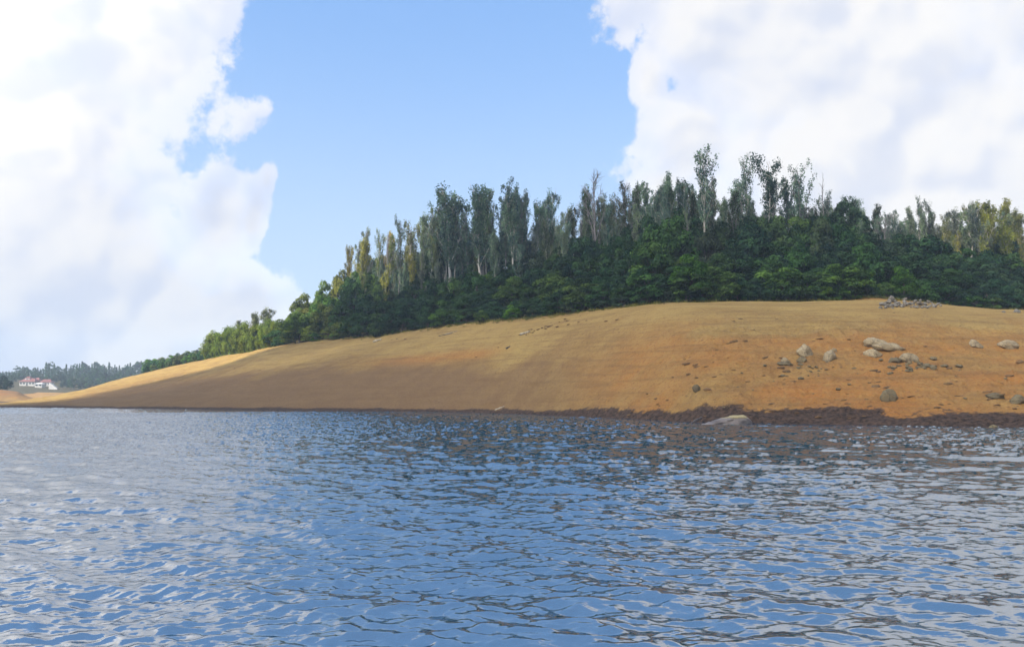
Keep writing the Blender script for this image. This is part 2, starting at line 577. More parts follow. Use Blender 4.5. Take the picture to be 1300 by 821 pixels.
def build_water():
    az_f = np.arange(-36.5, 36.6, 0.062)
    az = np.concatenate([np.linspace(-180, -36.6, 40)[:-1], az_f, np.linspace(36.7, 180, 40)])
    r, rows = 1.5, []
    while r < 1180:
        rows.append(r)
        r += (0.12 if r < 5.5 else min(max(0.030, r * r / 3600.0), 0.27) if r < 125 else r * 0.012)
    rows = np.array(rows + [1200.0])
    a = np.radians(az)
    X = rows[:, None] * np.sin(a)[None, :]
    Y = rows[:, None] * np.cos(a)[None, :]
    wind = np.array([0.30, 0.95])
    wind /= np.linalg.norm(wind)
    H1, A1, B1 = ocean_tile(1024, 38.0, 0.72, wind, 3, 5.0)
    H3, A3, B3 = ocean_tile(512, 61.0, 2.7, (0.45, 0.9), 7, 5.0)
    H2, A2, B2 = ocean_tile(512, 15.3, 0.34, (0.05, 1.0), 5, 3.0)
    # rotate the second tile a little so that the two never line up
    c, s = math.cos(0.35), math.sin(0.35)
    X2, Y2 = c * X + s * Y, -s * X + c * Y
    RR = np.hypot(X, Y)
    gust = np.clip(0.86 + 0.7 * fbm(X / 8.0, Y / 13.0, 4, 3), 0.35, 1.1)
    shore_fade = 1.0 + 1.7 * sm(RR, 14, 50)
    a1, a2, a3 = 0.0112 * gust * shore_fade, 0.0056 * gust * (1.0 + 0.8 * sm(RR, 14, 50)), 0.025
    Z = a3 * tile_sample(H3, 61.0, X, Y) + a1 * tile_sample(H1, 38.0, X, Y) + a2 * tile_sample(H2, 15.3, X2, Y2)
    ch = 0.35 * (1 - sm(RR, 25, 60))
    dx = a1 * tile_sample(A1, 38.0, X, Y) + a2 * tile_sample(A2, 15.3, X2, Y2)
    dy = a1 * tile_sample(B1, 38.0, X, Y) + a2 * tile_sample(B2, 15.3, X2, Y2)
    V = np.stack([X + ch * dx, Y + ch * dy, Z], -1).reshape(-1, 3)
    o = obj("water", mesh_from("water", V, grid_faces(*X.shape)), M_WATER)
    tag(o, kind='structure')


build_water()

# ------------------------------------------------------------------ main hillside
K_SHORE = np.array([(-90, 515.6), (-40, 516.0), (0, 517.0), (120, 518.0), (250, 519.5), (380, 521), (500, 522.5), (600, 523.8), (700, 527.5), (800, 532), (890, 537),
                    (1000, 538.5), (1150, 541), (1300, 543), (1500, 547), (1800, 552), (2300, 558)])
K_CREST = np.array([  # column, row of the treeline, its height above the lake
    (-90, 517.0, -1.2), (-40, 514.5, 0.25), (0, 511.5, 0.65), (40, 507, 1.55), (76, 501.5, 2.95), (120, 489.5, 6.4), (178, 474, 11.0), (225, 464, 13.2), (270, 455, 14.8),
    (340, 441, 15.8), (400, 434, 16), (440, 430, 16), (520, 421, 16), (600, 410, 16), (700, 400, 16), (800, 388, 16), (850, 383.5, 16),
    (900, 382.5, 16), (1000, 383.5, 16), (1100, 383, 16.2), (1200, 389, 16), (1300, 394.5, 16), (1500, 400, 16), (1800, 402, 16), (2300, 402, 16)])
cols = np.concatenate([np.arange(-90, 1312, 1.15), np.linspace(1313, 2300, 120)])
sh_y = np.interp(cols, K_SHORE[:, 0], K_SHORE[:, 1])


def smooth_interp(x, xs, ys, w=18):
    off = np.linspace(-w, w, 9)
    return np.mean([np.interp(x + o, xs, ys) for o in off], axis=0)


cr_y = smooth_interp(cols, K_CREST[:, 0], K_CREST[:, 1])
cr_z = smooth_interp(cols, K_CREST[:, 0], K_CREST[:, 2])
S = np.array([at_height(x, y, 0.0) for x, y in zip(cols, sh_y)])
# the crest distance: where sight line is level the row gives no distance, so it is set by hand there
K_CD = np.array([(-90, 200), (-40, 205), (0, 212), (40, 240), (76, 270), (120, 295), (178, 306), (225, 285), (270, 262), (340, 220), (400, 201), (440, 190), (520, 170.0)])
cd = np.interp(cols, K_CD[:, 0], K_CD[:, 1])
Cc = []
for x, y, z, d in zip(cols, cr_y, cr_z, cd):
    if x <= 200:
        zz = height_for(y, d) if x > 40 else z
        Cc.append((at_depth(x, d, zz), d, zz))
    elif x < 440:
        w = (x - 200) / 240.0
        p = at_height(x, y, z)
        dd = d * (1 - w) + p[1] * w
        zz = height_for(y, dd)
        Cc.append((at_depth(x, dd, zz), dd, zz))
    else:
        Cc.append(tuple(at_height(x, y, z)))
Cc = np.array(Cc)
kern = np.ones(41) / 41
Cc = np.stack([np.convolve(np.pad(Cc[:, i], 20, mode='edge'), kern, 'valid') for i in range(3)], 1)
S = np.stack([np.convolve(np.pad(S[:, i], 20, mode='edge'), kern, 'valid') for i in range(3)], 1)
RISE = np.interp(cols, [-90, 170, 230, 300, 360, 440, 600, 900, 1300, 2300], [-6, -7, -2.0, 2.0, 6.0, 11, 12.5, 13, 12, 12])


def build_hillside():
    nf = 330
    tf = np.linspace(0, 1, nf)
    tf = 0.75 * tf + 0.25 * tf ** 1.7
    front = np.linspace(-9.0, 0, 10)[:-1]
    back = np.concatenate([np.arange(0.6, 14, 0.7), np.linspace(14, 60, 22), np.linspace(66, 190, 14)])
    rad = Cc[:, :2] / np.linalg.norm(Cc[:, :2], axis=1)[:, None]
    srad = S[:, :2] / np.linalg.norm(S[:, :2], axis=1)[:, None]
    rowsP, rowsT = [], []
    for f in front:
        p = np.concatenate([S[:, :2] + srad * f, np.full((len(cols), 1), f * 0.16)], 1)
        rowsP.append(p)
        rowsT.append(np.full(len(cols), f / 60.0))
    # steeper low on the right-hand shore, gently domed near the top
    bow = np.interp(cols, [0, 300, 600, 850, 1100, 1300], [0.04, 0.10, 0.10, 0.20, 0.22, 0.20])
    for t in tf:
        g = t + bow * np.sin(np.pi * t) * (0.35 + 0.65 * t) - 0.0
        p = S * (1 - t) + Cc * t
        p[:, 2] = Cc[:, 2] * g
        rowsP.append(p)
        rowsT.append(np.full(len(cols), t))
    for b in back:
        w = sm(b, -6, 52) - sm(0, -6, 52)
        p = np.concatenate([Cc[:, :2] + rad * b, (Cc[:, 2] + RISE * w - np.where(RISE < 0, 0, 6.0) * sm(b, 90, 190) - np.where(cols < 225, 10, 0) * sm(b, 40, 150))[:, None]], 1)
        rowsP.append(p)
        rowsT.append(np.full(len(cols), 1 + b / 60.0))
    Pm = np.array(rowsP)
    Tm = np.array(rowsT)
    X, Y, Z = Pm[..., 0], Pm[..., 1], Pm[..., 2]
    Cm = np.broadcast_to(cols, X.shape)
    body = sm(Z, 0.05, 0.8)
    # relief: broad swells, contour terraces, clods on the rough right-hand shore
    Z = Z + body * (0.55 * fbm(X / 26, Y / 26, 2, 3) + 0.16 * fbm(X / 5, Y / 5, 6, 3))
    rough = sm(Cm, 690, 900) * (1 - sm(Tm, 0.42, 0.66)) + 0.10
    Z = Z + rough * sm(Z, -0.1, 0.25) * (0.38 * fbm(X / 1.7, Y / 1.7, 12, 4, 0.6) + 0.12 * np.maximum(0, fbm(X / 0.8, Y / 0.8, 22, 2)))
    ter = np.sin(Z * 5.2 + 3.0 * fbm(X / 30, Y / 30, 31, 2))
    Z = Z + 0.014 * ter * body * (1 - sm(Tm, 0.85, 1.0))
    ragged = fbm(X / 4.5, Y / 3.0, 41, 6, 0.72)
    wz = np.interp(Cm, [-90, 100, 400, 620, 720, 800, 900, 1000, 1120, 1300, 1500], [0.22, 0.40, 0.55, 0.65, 0.9, 1.5, 1.7, 1.55, 1.45, 1.2, 1.2])
    wet = np.clip(0.5 + (0.74 * wz * (1 + 0.55 * ragged) - Z) / (0.55 + 0.25 * wz), 0, 1)
    on = fbm(X / 9, Y / 6, 51, 4)
    orange = sm(Cm, 690, 860) * (1 - sm(Tm + 0.34 * on, 0.34, 0.56)) * np.clip(0.68 + 1.2 * on, 0, 1)
    orange = orange + 0.75 * np.exp(-((Tm - 0.50 - (Cm - 560) * 0.0004) / 0.055) ** 2) * sm(Cm, 430, 540) * (1 - sm(Cm, 600, 660))
    orange = orange + 0.8 * np.exp(-((Cm - 1128) / 42) ** 4) * np.exp(-((Tm - 0.99) / 0.045) ** 2)
    orange = np.clip(orange, 0, 1)
    khaki = np.clip(sm(Tm + 0.25 * fbm(X / 14, Y / 10, 61, 3), 0.34, 0.72) * (0.85 + 0.5 * on), 0, 1)
    mauve = np.clip((1 - sm(Tm + 0.2 * on, 0.30, 0.52)) * (1 - sm(Cm, 560, 840)), 0, 1)
    litter = np.clip(sm(Tm + 0.10 * fbm(X / 4, Y / 4, 71, 3), 1.0, 1.06), 0, 1) * sm(Cm, 300, 400)
    # low spoil mound under the rock pile
    ax, ay = Cc[np.argmin(abs(cols - 1150)), :2]
    mound = np.exp(-(((X - ax) / 5.6) ** 2 + ((Y - ay + 0.6) / 2.0) ** 2))
    ax2, ay2 = Cc[np.argmin(abs(cols - 1105)), :2]
    mound = mound * 0.5 + 0.55 * np.exp(-(((X - ax2) / 3.2) ** 2 + ((Y - ay2 + 0.6) / 2.0) ** 2))
    Z = Z + mound
    V = np.stack([X, Y, Z], -1).reshape(-1, 3)
    me = mesh_from("hillside", V, grid_faces(*X.shape), attrs=dict(wet=wet, orange=orange, khaki=khaki, litter=litter, mauve=mauve))
    o = obj("hillside", me, M_GROUND)
    return tag(o, kind='structure')


HILL = build_hillside()


def build_far_shore():
    """Opposite bank: bare lake-bed rim, then wooded rise."""
    az = np.radians(np.arange(-70, 70.1, 0.25))
    ds = np.concatenate([np.linspace(-20, 75, 30), np.linspace(85, 330, 30), np.linspace(350, 600, 10)])
    shore = 505 + 25 * np.sin(az * 9.0) + 14 * np.sin(az * 23 + 1)
    Dm = shore[None, :] + ds[:, None]
    X, Y = Dm * np.sin(az), Dm * np.cos(az)
    Z = np.interp(ds, [-20, 0, 45, 75, 180, 330, 600], [-2, 0.1, 2.6, 4.2, 14, 22, 20])[:, None] + 1.6 * fbm(X / 60, Y / 60, 5, 4) * sm(ds, 0, 60)[:, None]
    ridge = np.interp(np.degrees(az), [-70, -34, -31, -28, -24, 0, 70], [0.9, 0.85, 1.0, 1.02, 1.12, 1.3, 1.2])
    Z = np.where(Z > 0, Z * ridge[None, :], Z)
    T = np.broadcast_to(ds[:, None], X.shape)
    n = fbm(X / 20, Y / 20, 8, 4)
    at = dict(wet=np.clip(0.5 + (0.5 - Z) / 0.6, 0, 1), orange=np.clip(0.5 + n, 0, 1) * (1 - sm(T, 70, 90)), khaki=np.clip(0.6 - n, 0, 1),
              litter=sm(T + 24 * n - 26 * np.exp(-((np.degrees(az)[None, :] + 30.0) / 1.6) ** 2), 52, 66), mauve=np.zeros_like(X))
    o = obj("far_shore", mesh_from("far_shore", np.stack([X, Y, Z], -1).reshape(-1, 3), grid_faces(*X.shape), attrs=at), M_GROUND)
    return tag(o, kind='structure')


FAR = build_far_shore()


def build_left_headland():
    """Second, nearer spit on the left: reddish cut bank with a dark grove on top."""
    xs = np.linspace(-260, 60, 120)
    ds = np.linspace(-10, 120, 60)
    base_d = 345.0
    top = np.interp(xs, [-260, -60, 0, 22, 36, 50, 60], [9.0, 7.0, 5.9, 4.9, 2.6, 0.7, -1.5])
    D = base_d + ds[:, None] + 0 * xs[None, :]
    prof = np.interp(ds, [-10, 0, 14, 40, 70, 120], [-0.12, 0.02, 0.42, 0.95, 1.0, 0.6])
    Z = prof[:, None] * top[None, :]
    X = np.array([[at_depth(x, d) for x in xs] for d in (base_d + ds)])
    Z = Z + 0.5 * fbm(X / 12, D / 12, 14, 4) * (Z > 0.2)
    n = fbm(X / 8, D / 8, 18, 4)
    at = dict(wet=np.clip(0.5 + (0.3 - Z) / 0.5, 0, 1), orange=np.clip(0.12 + n, 0, 1), khaki=0 * X, litter=sm(D - base_d + 20 * n, 50, 62),
              mauve=np.clip(sm(Z, 2.0, 3.5), 0, 1))  # shade on the upper bank put into the soil colour
    o = obj("left_headland", mesh_from("left_headland", np.stack([X, D, Z], -1).reshape(-1, 3), grid_faces(*X.shape), attrs=at), M_GROUND)
    return tag(o, kind='structure')


HEAD = build_left_headland()


def tree_of(o):
    me = o.data
    v = np.empty(len(me.vertices) * 3, np.float32)
    me.vertices.foreach_get('co', v)
    f = np.empty(len(me.loops), np.int32)
    me.loops.foreach_get('vertex_index', f)
    return BVHTree.FromPolygons(v.reshape(-1, 3).tolist(), f.reshape(-1, 4).tolist())


HILL, FAR, HEAD = tree_of(HILL), tree_of(FAR), tree_of(HEAD)


def ground(x, y, o=HILL):
    p, n, i, d = o.ray_cast(Vector((x, y, 300)), Vector((0, 0, -1)))
    return p.z if p is not None else 0.0


def on_slope(px, py, o=HILL):
    p, n, i, d = o.ray_cast(Vector((0, 0, CAMH)), ray_dir(px, py))
    return (p, n) if p is not None else (None, None)


def crest_point(px, back):
    """Ground point `back` metres behind the treeline at column px."""
    c = np.array([np.interp(px, cols, Cc[:, i]) for i in range(2)])
    r = c / np.linalg.norm(c)
    p = c + r * back
    return p[0], p[1], ground(p[0], p[1])


# ------------------------------------------------------------------ trees
class Build:
    def __init__(self):
        self.v, self.f, self.t, self.n = [], [], [], 0

    def add(self, v, f, tint=0.5):
        v = np.asarray(v, float)
        self.v.append(v)
        self.f.append(np.asarray(f) + self.n)
        self.t.append(np.full(len(v), tint) if np.isscalar(tint) else np.asarray(tint))
        self.n += len(v)

    def mesh(self, name, smooth=True):
        by = {}
        for f in self.f:
            by.setdefault(f.shape[1], []).append(f)
        return mesh_from(name, np.concatenate(self.v), [np.concatenate(x) for x in by.values()], smooth, dict(tint=np.concatenate(self.t)))

    def tube(self, pts, rad, sides=5):
        pts = np.asarray(pts, float)
        rad = np.asarray(rad, float)
        n = len(pts)
        d = np.gradient(pts, axis=0)
        d /= np.linalg.norm(d, axis=1)[:, None] + 1e-9
        up = np.where(np.abs(d[:, 2:3]) > 0.9, np.array([[1.0, 0, 0]]), np.array([[0, 0, 1.0]]))
        a = np.cross(d, up)
        a /= np.linalg.norm(a, axis=1)[:, None] + 1e-9
        b = np.cross(d, a)
        th = np.linspace(0, 2 * np.pi, sides, endpoint=False)
        ring = (np.cos(th)[None, :, None] * a[:, None, :] + np.sin(th)[None, :, None] * b[:, None, :]) * rad[:, None, None]
        V = (pts[:, None, :] + ring).reshape(-1, 3)
        i = np.arange(n - 1)[:, None] * sides + np.arange(sides)[None, :]
        j = np.arange(n - 1)[:, None] * sides + (np.arange(sides)[None, :] + 1) % sides
        self.add(V, np.stack([i, j, j + sides, i + sides], -1).reshape(-1, 4))

    def leaves(self, c, nrm, size, r, tint, aspect=0.55):
        """Leaf sprays: pointed rhombs at c, facing nrm."""
        n = len(c)
        nrm = nrm / (np.linalg.norm(nrm, axis=1)[:, None] + 1e-9)
        a = r.normal(size=(n, 3))
        a -= nrm * (a * nrm).sum(1)[:, None]
        a /= np.linalg.norm(a, axis=1)[:, None] + 1e-9
        b = np.cross(nrm, a)
        s = np.broadcast_to(np.asarray(size), (n,))[:, None]
        fold = nrm * s * 0.12
        V = np.stack([c - a * s, c - b * s * aspect + fold, c + a * s, c + b * s * aspect - fold], 1).reshape(-1, 3)
        F = np.arange(n * 4).reshape(n, 4)
        self.add(V, F, np.repeat(np.broadcast_to(tint, (n,)), 4))


def unit(r, n):
    d = r.normal(size=(n, 3))
    return d / np.linalg.norm(d, axis=1)[:, None]


def make_eucalyptus(seed, H=20.0, nb=10, amin=12, amax=32, b0=0.35, blen=5.5, fol0=0.25, fol1=0.92, cl_r=0.55, cl_n=30, cl_step=0.8, bare=0.25,
                    trunk_r=0.24, trunk_fol=True, twigs=3, keep=1.0):
    """Eucalyptus in its own mesh pair: slim trunk with steep limbs and twig ends; furry leaf clumps along the limbs."""
    r = np.random.default_rng(seed)
    tk, cr = Build(), Build()
    nz = 11
    zz = np.linspace(-0.4, H * 0.95, nz)
    wob = np.cumsum(r.normal(size=(nz, 2)) * 0.16, axis=0)
    wob -= wob[0]
    tp = np.column_stack([wob, zz])
    tk.tube(tp, np.linspace(trunk_r, 0.045, nz), 6)
    axes = [(tp, fol0, fol1)] if trunk_fol else []

    def twig(p, d, L):
        q = [p]
        for _ in range(3):
            d = d + r.normal(size=3) * 0.22 + np.array([0, 0, 0.10])
            d /= np.linalg.norm(d)
            q.append(q[-1] + d * L / 3)
        tk.tube(q, np.linspace(0.045, 0.020, 4), 3)
        return q
    for i in range(nb):
        h = b0 + (0.93 - b0) * (i + r.uniform(0, 0.9)) / nb
        p = np.array([np.interp(h * H, zz, tp[:, 0]), np.interp(h * H, zz, tp[:, 1]), h * H])
        a = R(r.uniform(amin, amax))
        phi = r.uniform(0, 2 * np.pi)
        d = np.array([math.sin(a) * math.cos(phi), math.sin(a) * math.sin(phi), math.cos(a)])
        L = blen * r.uniform(0.6, 1.1) * (1.0 - 0.55 * max(0, (h - b0) / (1 - b0)))
        L = min(L, (H * 1.03 - h * H) / max(0.4, d[2]))
        pts = [p]
        for k in range(6):
            d = d + r.normal(size=3) * 0.07 + np.array([0, 0, 0.06])
            d /= np.linalg.norm(d)
            pts.append(pts[-1] + d * L / 6)
        pts = np.array(pts)
        tk.tube(pts, np.linspace(trunk_r * 0.38 * (1.1 - h * 0.6), 0.02, 7), 4)
        axes.append((pts, 0.12, 1.0 - bare * r.uniform(0.3, 1.3)))
        for _ in range(twigs):
            s = r.uniform(0.45, 1.0)
            q = np.array([np.interp(s, np.linspace(0, 1, 7), pts[:, j]) for j in range(3)])
            tq = twig(q, d + r.normal(size=3) * 0.5, r.uniform(0.8, 1.8))
            if r.uniform() > bare * 1.6:
                axes.append((np.array(tq), 0.3, 0.95))
    for q in range(twigs + 5):
        twig(tp[-1 - q % 3], np.array([0, 0, 1.0]) + r.normal(size=3) * 0.4, r.uniform(0.8, 1.9))
    for (pts, s0, s1) in axes:
        seg = np.linalg.norm(np.diff(pts, axis=0), axis=1)
        ln = np.concatenate([[0], np.cumsum(seg)])
        s = s0 * ln[-1]
        while s < s1 * ln[-1]:
            if r.uniform() < keep:
                c = np.array([np.interp(s, ln, pts[:, j]) for j in range(3)]) + r.normal(size=3) * cl_r * 0.45
                n = int(cl_n * r.uniform(0.5, 1.3))
                rad = cl_r * r.uniform(0.6, 1.35)
                off = np.clip(r.normal(size=(n, 3)), -1.6, 1.6) * np.array([rad * 0.52, rad * 0.52, rad * 0.9])
                nrm = unit(r, n) * np.array([1, 1, 0.55]) + np.array([0, 0, 0.15])
                cr.leaves(c + off, nrm, r.uniform(0.11, 0.22, n), r, np.clip(0.5 + 0.28 * r.normal() + 0.14 * r.normal(size=n), 0, 1))
            s += cl_step * r.uniform(0.6, 1.4)
    return tk.mesh("eucalyptus_trunk"), (cr.mesh("eucalyptus_crown", False) if cr.n else None), H


def make_wattle(seed, W=7.0, H=8.0, ncl=46, per=150, skirt=0.12, leaf=0.21, flat=0.84):
    """Dense bushy wattle: leaf clumps massed on an uneven dome above a short forked trunk."""
    r = np.random.default_rng(seed)
    tk, cr = Build(), Build()
    lob = r.uniform(0, 2 * np.pi, 3)
    cen = []
    for i in range(ncl):
        u = r.uniform(0, 1) ** 0.8
        phi = r.uniform(0, 2 * np.pi)
        z = skirt + (1 - skirt) * u
        rr = math.sqrt(max(0.02, 1 - (max(0, z - 0.35) / 0.65) ** 2)) * (0.72 + 0.28 * min(1, z / 0.35))
        rr *= 1 + 0.22 * math.sin(phi * 2 + lob[0]) + 0.15 * math.sin(phi * 3 + lob[1])
        q = r.uniform(0.45, 1.0) if r.uniform() < 0.4 else r.uniform(0.8, 1.0)
        cen.append([math.cos(phi) * rr * q * W * 0.42, math.sin(phi) * rr * q * W * 0.42, z * H * (0.86 + 0.12 * math.sin(phi + lob[2]))])
    cen = np.array(cen)
    tk.tube([[0, 0, -0.4], [0.1, 0, H * 0.2], [0.05, 0.1, H * 0.45], [0, 0, H * 0.7]], [0.20, 0.16, 0.11, 0.05], 6)
    for c in cen[::3]:
        z0 = min(c[2] * 0.55, H * 0.5)
        m = np.array([c[0] * 0.45, c[1] * 0.45, (z0 + c[2]) * 0.52])
        tk.tube([[0.05, 0.05, z0], m, c], [0.07, 0.05, 0.02], 4)
    for c in cen:
        rad = W * r.uniform(0.10, 0.19)
        n = int(per * (rad / (W * 0.145)) ** 2)
        d = unit(r, n)
        d[:, 2] = np.where(d[:, 2] < -0.35, -d[:, 2], d[:, 2])
        q = r.uniform(0.55, 1.0, n) ** 0.5
        q = q * (1 + 0.16 * np.sin(d[:, 0] * 7 + c[0]) * np.sin(d[:, 1] * 7 + c[1]))
        off = d * q[:, None] * rad * np.array([1, 1, flat])
        nrm = d + np.array([0, 0, 0.30]) + r.normal(size=(n, 3)) * 0.36
        cr.leaves(c + off, nrm, r.uniform(0.6, 1.25, n) * leaf, r, np.clip(0.45 + 0.28 * r.normal() + 0.15 * r.normal(size=n), 0, 1))
    top = cr and max(v[:, 2].max() for v in cr.v)
    return tk.mesh("wattle_trunk"), cr.mesh("wattle_crown", False), top


def make_conifer(seed, H=20.0, W=5.0, n=420):
    r = np.random.default_rng(seed)
    tk, cr = Build(), Build()
    tk.tube([[0, 0, -1], [0, 0, H * 0.5], [0, 0, H * 0.97]], [0.3, 0.2, 0.05], 5)
    z = r.uniform(0.12, 1.0, n)
    sh = (1 - z) ** 0.7 * (0.75 + 0.35 * np.sin(z * 26 + r.uniform(0, 6)))
    phi = r.uniform(0, 2 * np.pi, n)
    q = r.uniform(0.2, 1, n) ** 0.6
    c = np.stack([np.cos(phi) * sh * q * W * 0.5, np.sin(phi) * sh * q * W * 0.5, z * H], 1)
    nrm = np.stack([np.cos(phi), np.sin(phi), np.full(n, 0.7)], 1) + r.normal(size=(n, 3)) * 0.4
    cr.leaves(c, nrm, r.uniform(0.45, 0.95, n), r, np.clip(0.5 + 0.25 * r.normal(size=n), 0, 1))
    return tk.mesh("conifer_trunk"), cr.mesh("conifer_crown", False), H


PROTO = dict(
    furry=[make_eucalyptus(s, 20, nb=14, amin=8, amax=28, b0=0.32, blen=7.0, fol0=0.42, cl_r=0.52, cl_n=42, cl_step=0.75, bare=0.26, twigs=5, trunk_r=0.28) for s in (1, 2, 3, 4)],
    forked=[make_eucalyptus(s, 20, nb=14, amin=16, amax=38, b0=0.36, blen=7.5, fol0=0.50, cl_r=0.50, cl_n=40, cl_step=0.75, bare=0.30, twigs=5, trunk_r=0.28) for s in (11, 12, 13, 14)],
    sparse=[make_eucalyptus(s, 20, nb=14, amin=20, amax=44, b0=0.42, blen=5.2, fol0=0.50, cl_r=0.52, cl_n=26, cl_step=0.9, bare=0.25, keep=0.8, twigs=4) for s in (21, 22)],
    thin=[make_eucalyptus(s, 20, nb=14, amin=10, amax=30, b0=0.34, blen=5.6, fol0=0.32, cl_r=0.50, cl_n=34, cl_step=0.8, bare=0.42, twigs=6, keep=0.8) for s in (31, 32, 33)],
    sapling=[make_eucalyptus(s, 6, nb=9, amin=8, amax=30, b0=0.12, blen=3.4, fol0=0.02, cl_r=0.50, cl_n=40, cl_step=0.45, bare=0.06, twigs=3, trunk_r=0.08) for s in (75, 76, 77)],
    bare=[make_eucalyptus(s, 20, nb=14, amin=12, amax=34, b0=0.35, blen=6.5, fol0=0.3, cl_r=0.35, cl_n=10, cl_step=1.6, bare=0.95, twigs=9, keep=0.22) for s in (41, 42)],
    wide=[make_eucalyptus(53, 20, nb=13, amin=24, amax=46, b0=0.40, blen=9.0, fol0=0.45, cl_r=0.55, cl_n=26, cl_step=0.85, bare=0.35, keep=0.85)],
    top=[make_eucalyptus(61, 20, nb=12, amin=18, amax=44, b0=0.52, blen=6.4, fol0=0.60, cl_r=0.55, cl_n=30, cl_step=0.8, bare=0.10, keep=0.9, trunk_r=0.2)],
    pole=[make_eucalyptus(71, 20, nb=4, amin=20, amax=50, b0=0.7, blen=1.2, fol0=0.3, cl_r=0.3, cl_n=6, cl_step=3.0, bare=0.9, twigs=1, keep=0.1, trunk_r=0.2)],
    wattle=[make_wattle(s) for s in (81, 82, 83, 84, 85)],
    mound=[make_wattle(s, 7.5, 5.0, 40, 150, 0.04, 0.21, 0.7) for s in (91, 92, 93)],
    shrub=[make_wattle(s, 4.0, 3.0, 24, 150, 0.05, 0.15, 0.75) for s in (95, 96)],
    conifer=[make_conifer(s) for s in (101, 102, 103)],
    far_broad=[make_wattle(s, 12.0, 16.0, 26, 34, 0.2, 0.85, 0.8) for s in (105, 106)],
)
BARKS = dict(furry=M_BARK_PALE, forked=M_BARK_PALE, sparse=M_BARK_PALE, thin=M_BARK_GREY, bare=M_BARK_GREY, wide=M_BARK_GREY, top=M_BARK_PALE, sapling=M_BARK_DARK, pole=M_BARK_GREY,
             wattle=M_BARK_DARK, mound=M_BARK_DARK, shrub=M_BARK_DARK, conifer=M_BARK_DARK, far_broad=M_BARK_DARK)
TREES = []          # (root, family, column, row tag) for the labels
pick = random.Random(5)


def plant(kind, name, cat, loc, height, color, width=1.0, lean=0.0, variant=None, label=None, group=None, rank='', fam=None):
    vs = PROTO[kind]
    tk, cr, H = vs[variant % len(vs)] if variant is not None else pick.choice(vs)
    s = height / H
    root = empty(name, loc, pick.uniform(0, 6.28))
    root.rotation_euler = (lean * 0.4, lean, pick.uniform(0, 6.28)) if lean else (0, 0, pick.uniform(0, 6.28))
    root.scale = (s * width, s * width, s)
    obj("trunk", tk, BARKS[kind], root)
    if cr is not None:
        c = obj("crown", cr, M_LEAF, root)
        c.color = (*color, 1)
    tag(root, label, cat, group)
    TREES.append((root, fam or name, col_of(loc)[0], rank, kind))
    return root


def jit(c, v=0.18):
    k = 1 + pick.uniform(-v, v)
    return tuple(max(0.004, x * k * (1 + pick.uniform(-v, v) * 0.5)) for x in c)


DARK = (0.04, 0.084, 0.036)
DEEP = (0.027, 0.062, 0.036)
MID = (0.066, 0.125, 0.04)
OLIVE = (0.09, 0.108, 0.028)
BRIGHT = (0.075, 0.165, 0.03)
GREYG = (0.140, 0.190, 0.152)
BLUEG = (0.098, 0.158, 0.142)
YELLOWG = (0.21, 0.21, 0.055)
GREYB = (0.046, 0.074, 0.050)


def interp_pts(pts, x):
    a = np.array(pts, float)
    return float(np.interp(x, a[:, 0], a[:, 1]))


WATTLE_TOP = [(345, 412), (370, 388), (400, 374), (440, 352), (470, 358), (520, 362), (560, 352), (600, 352), (650, 346), (700, 336), (740, 318), (790, 300), (830, 276),
              (870, 284), (900, 298), (950, 288), (1000, 284), (1050, 282), (1130, 302), (1180, 312), (1230, 330), (1300, 340), (1500, 340)]
EUC_TOP = [(430, 345), (445, 318), (462, 292), (490, 292), (520, 286), (545, 270), (572, 247), (590, 272), (610, 250), (640, 252), (655, 245), (675, 264), (700, 250), (725, 262), (750, 240),
           (775, 240), (800, 240), (830, 240), (850, 234), (870, 232), (895, 235), (915, 240), (945, 238), (975, 245), (1000, 240), (1022, 245), (1050, 250), (1085, 256), (1110, 264), (1150, 264),
           (1170, 258), (1200, 270), (1230, 270), (1260, 266), (1290, 262), (1400, 262)]


def crest_row(x):
    return float(np.interp(x, cols, cr_y))


# -- wattles: four ranks up the hill from the edge of the bare slope
for rank, (back, frac, step) in enumerate([(2.0, 0.40, 26), (8.5, 0.66, 27), (16.0, 0.86, 28), (25.0, 1.02, 30)]):
    x = 352 + rank * 9
    while x < 1345:
        xx = x + pick.uniform(-6, 6)
        bk = back + pick.uniform(-1.2, 1.8)
        X, Y, Z = crest_point(xx, bk)
        cy_, ty = crest_row(xx), interp_pts(WATTLE_TOP, xx) - 12
        f = frac + pick.uniform(-0.13, 0.10)
        top = height_for(cy_ + (ty - cy_) * f, Y)
        hgt = max(top - Z, 2.6)
        kind = 'mound' if hgt < 4.6 else 'wattle'
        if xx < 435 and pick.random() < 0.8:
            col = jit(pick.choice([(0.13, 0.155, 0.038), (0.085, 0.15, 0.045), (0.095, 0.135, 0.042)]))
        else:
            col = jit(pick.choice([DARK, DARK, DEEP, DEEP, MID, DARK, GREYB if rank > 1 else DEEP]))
        wd = pick.uniform(0.85, 1.15) * (min(1.6, 9.2 / hgt) if hgt > 4.6 else 1.15)
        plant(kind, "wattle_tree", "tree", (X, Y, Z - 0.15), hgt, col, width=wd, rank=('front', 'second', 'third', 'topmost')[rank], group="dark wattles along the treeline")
        x += step * pick.uniform(0.85, 1.2)

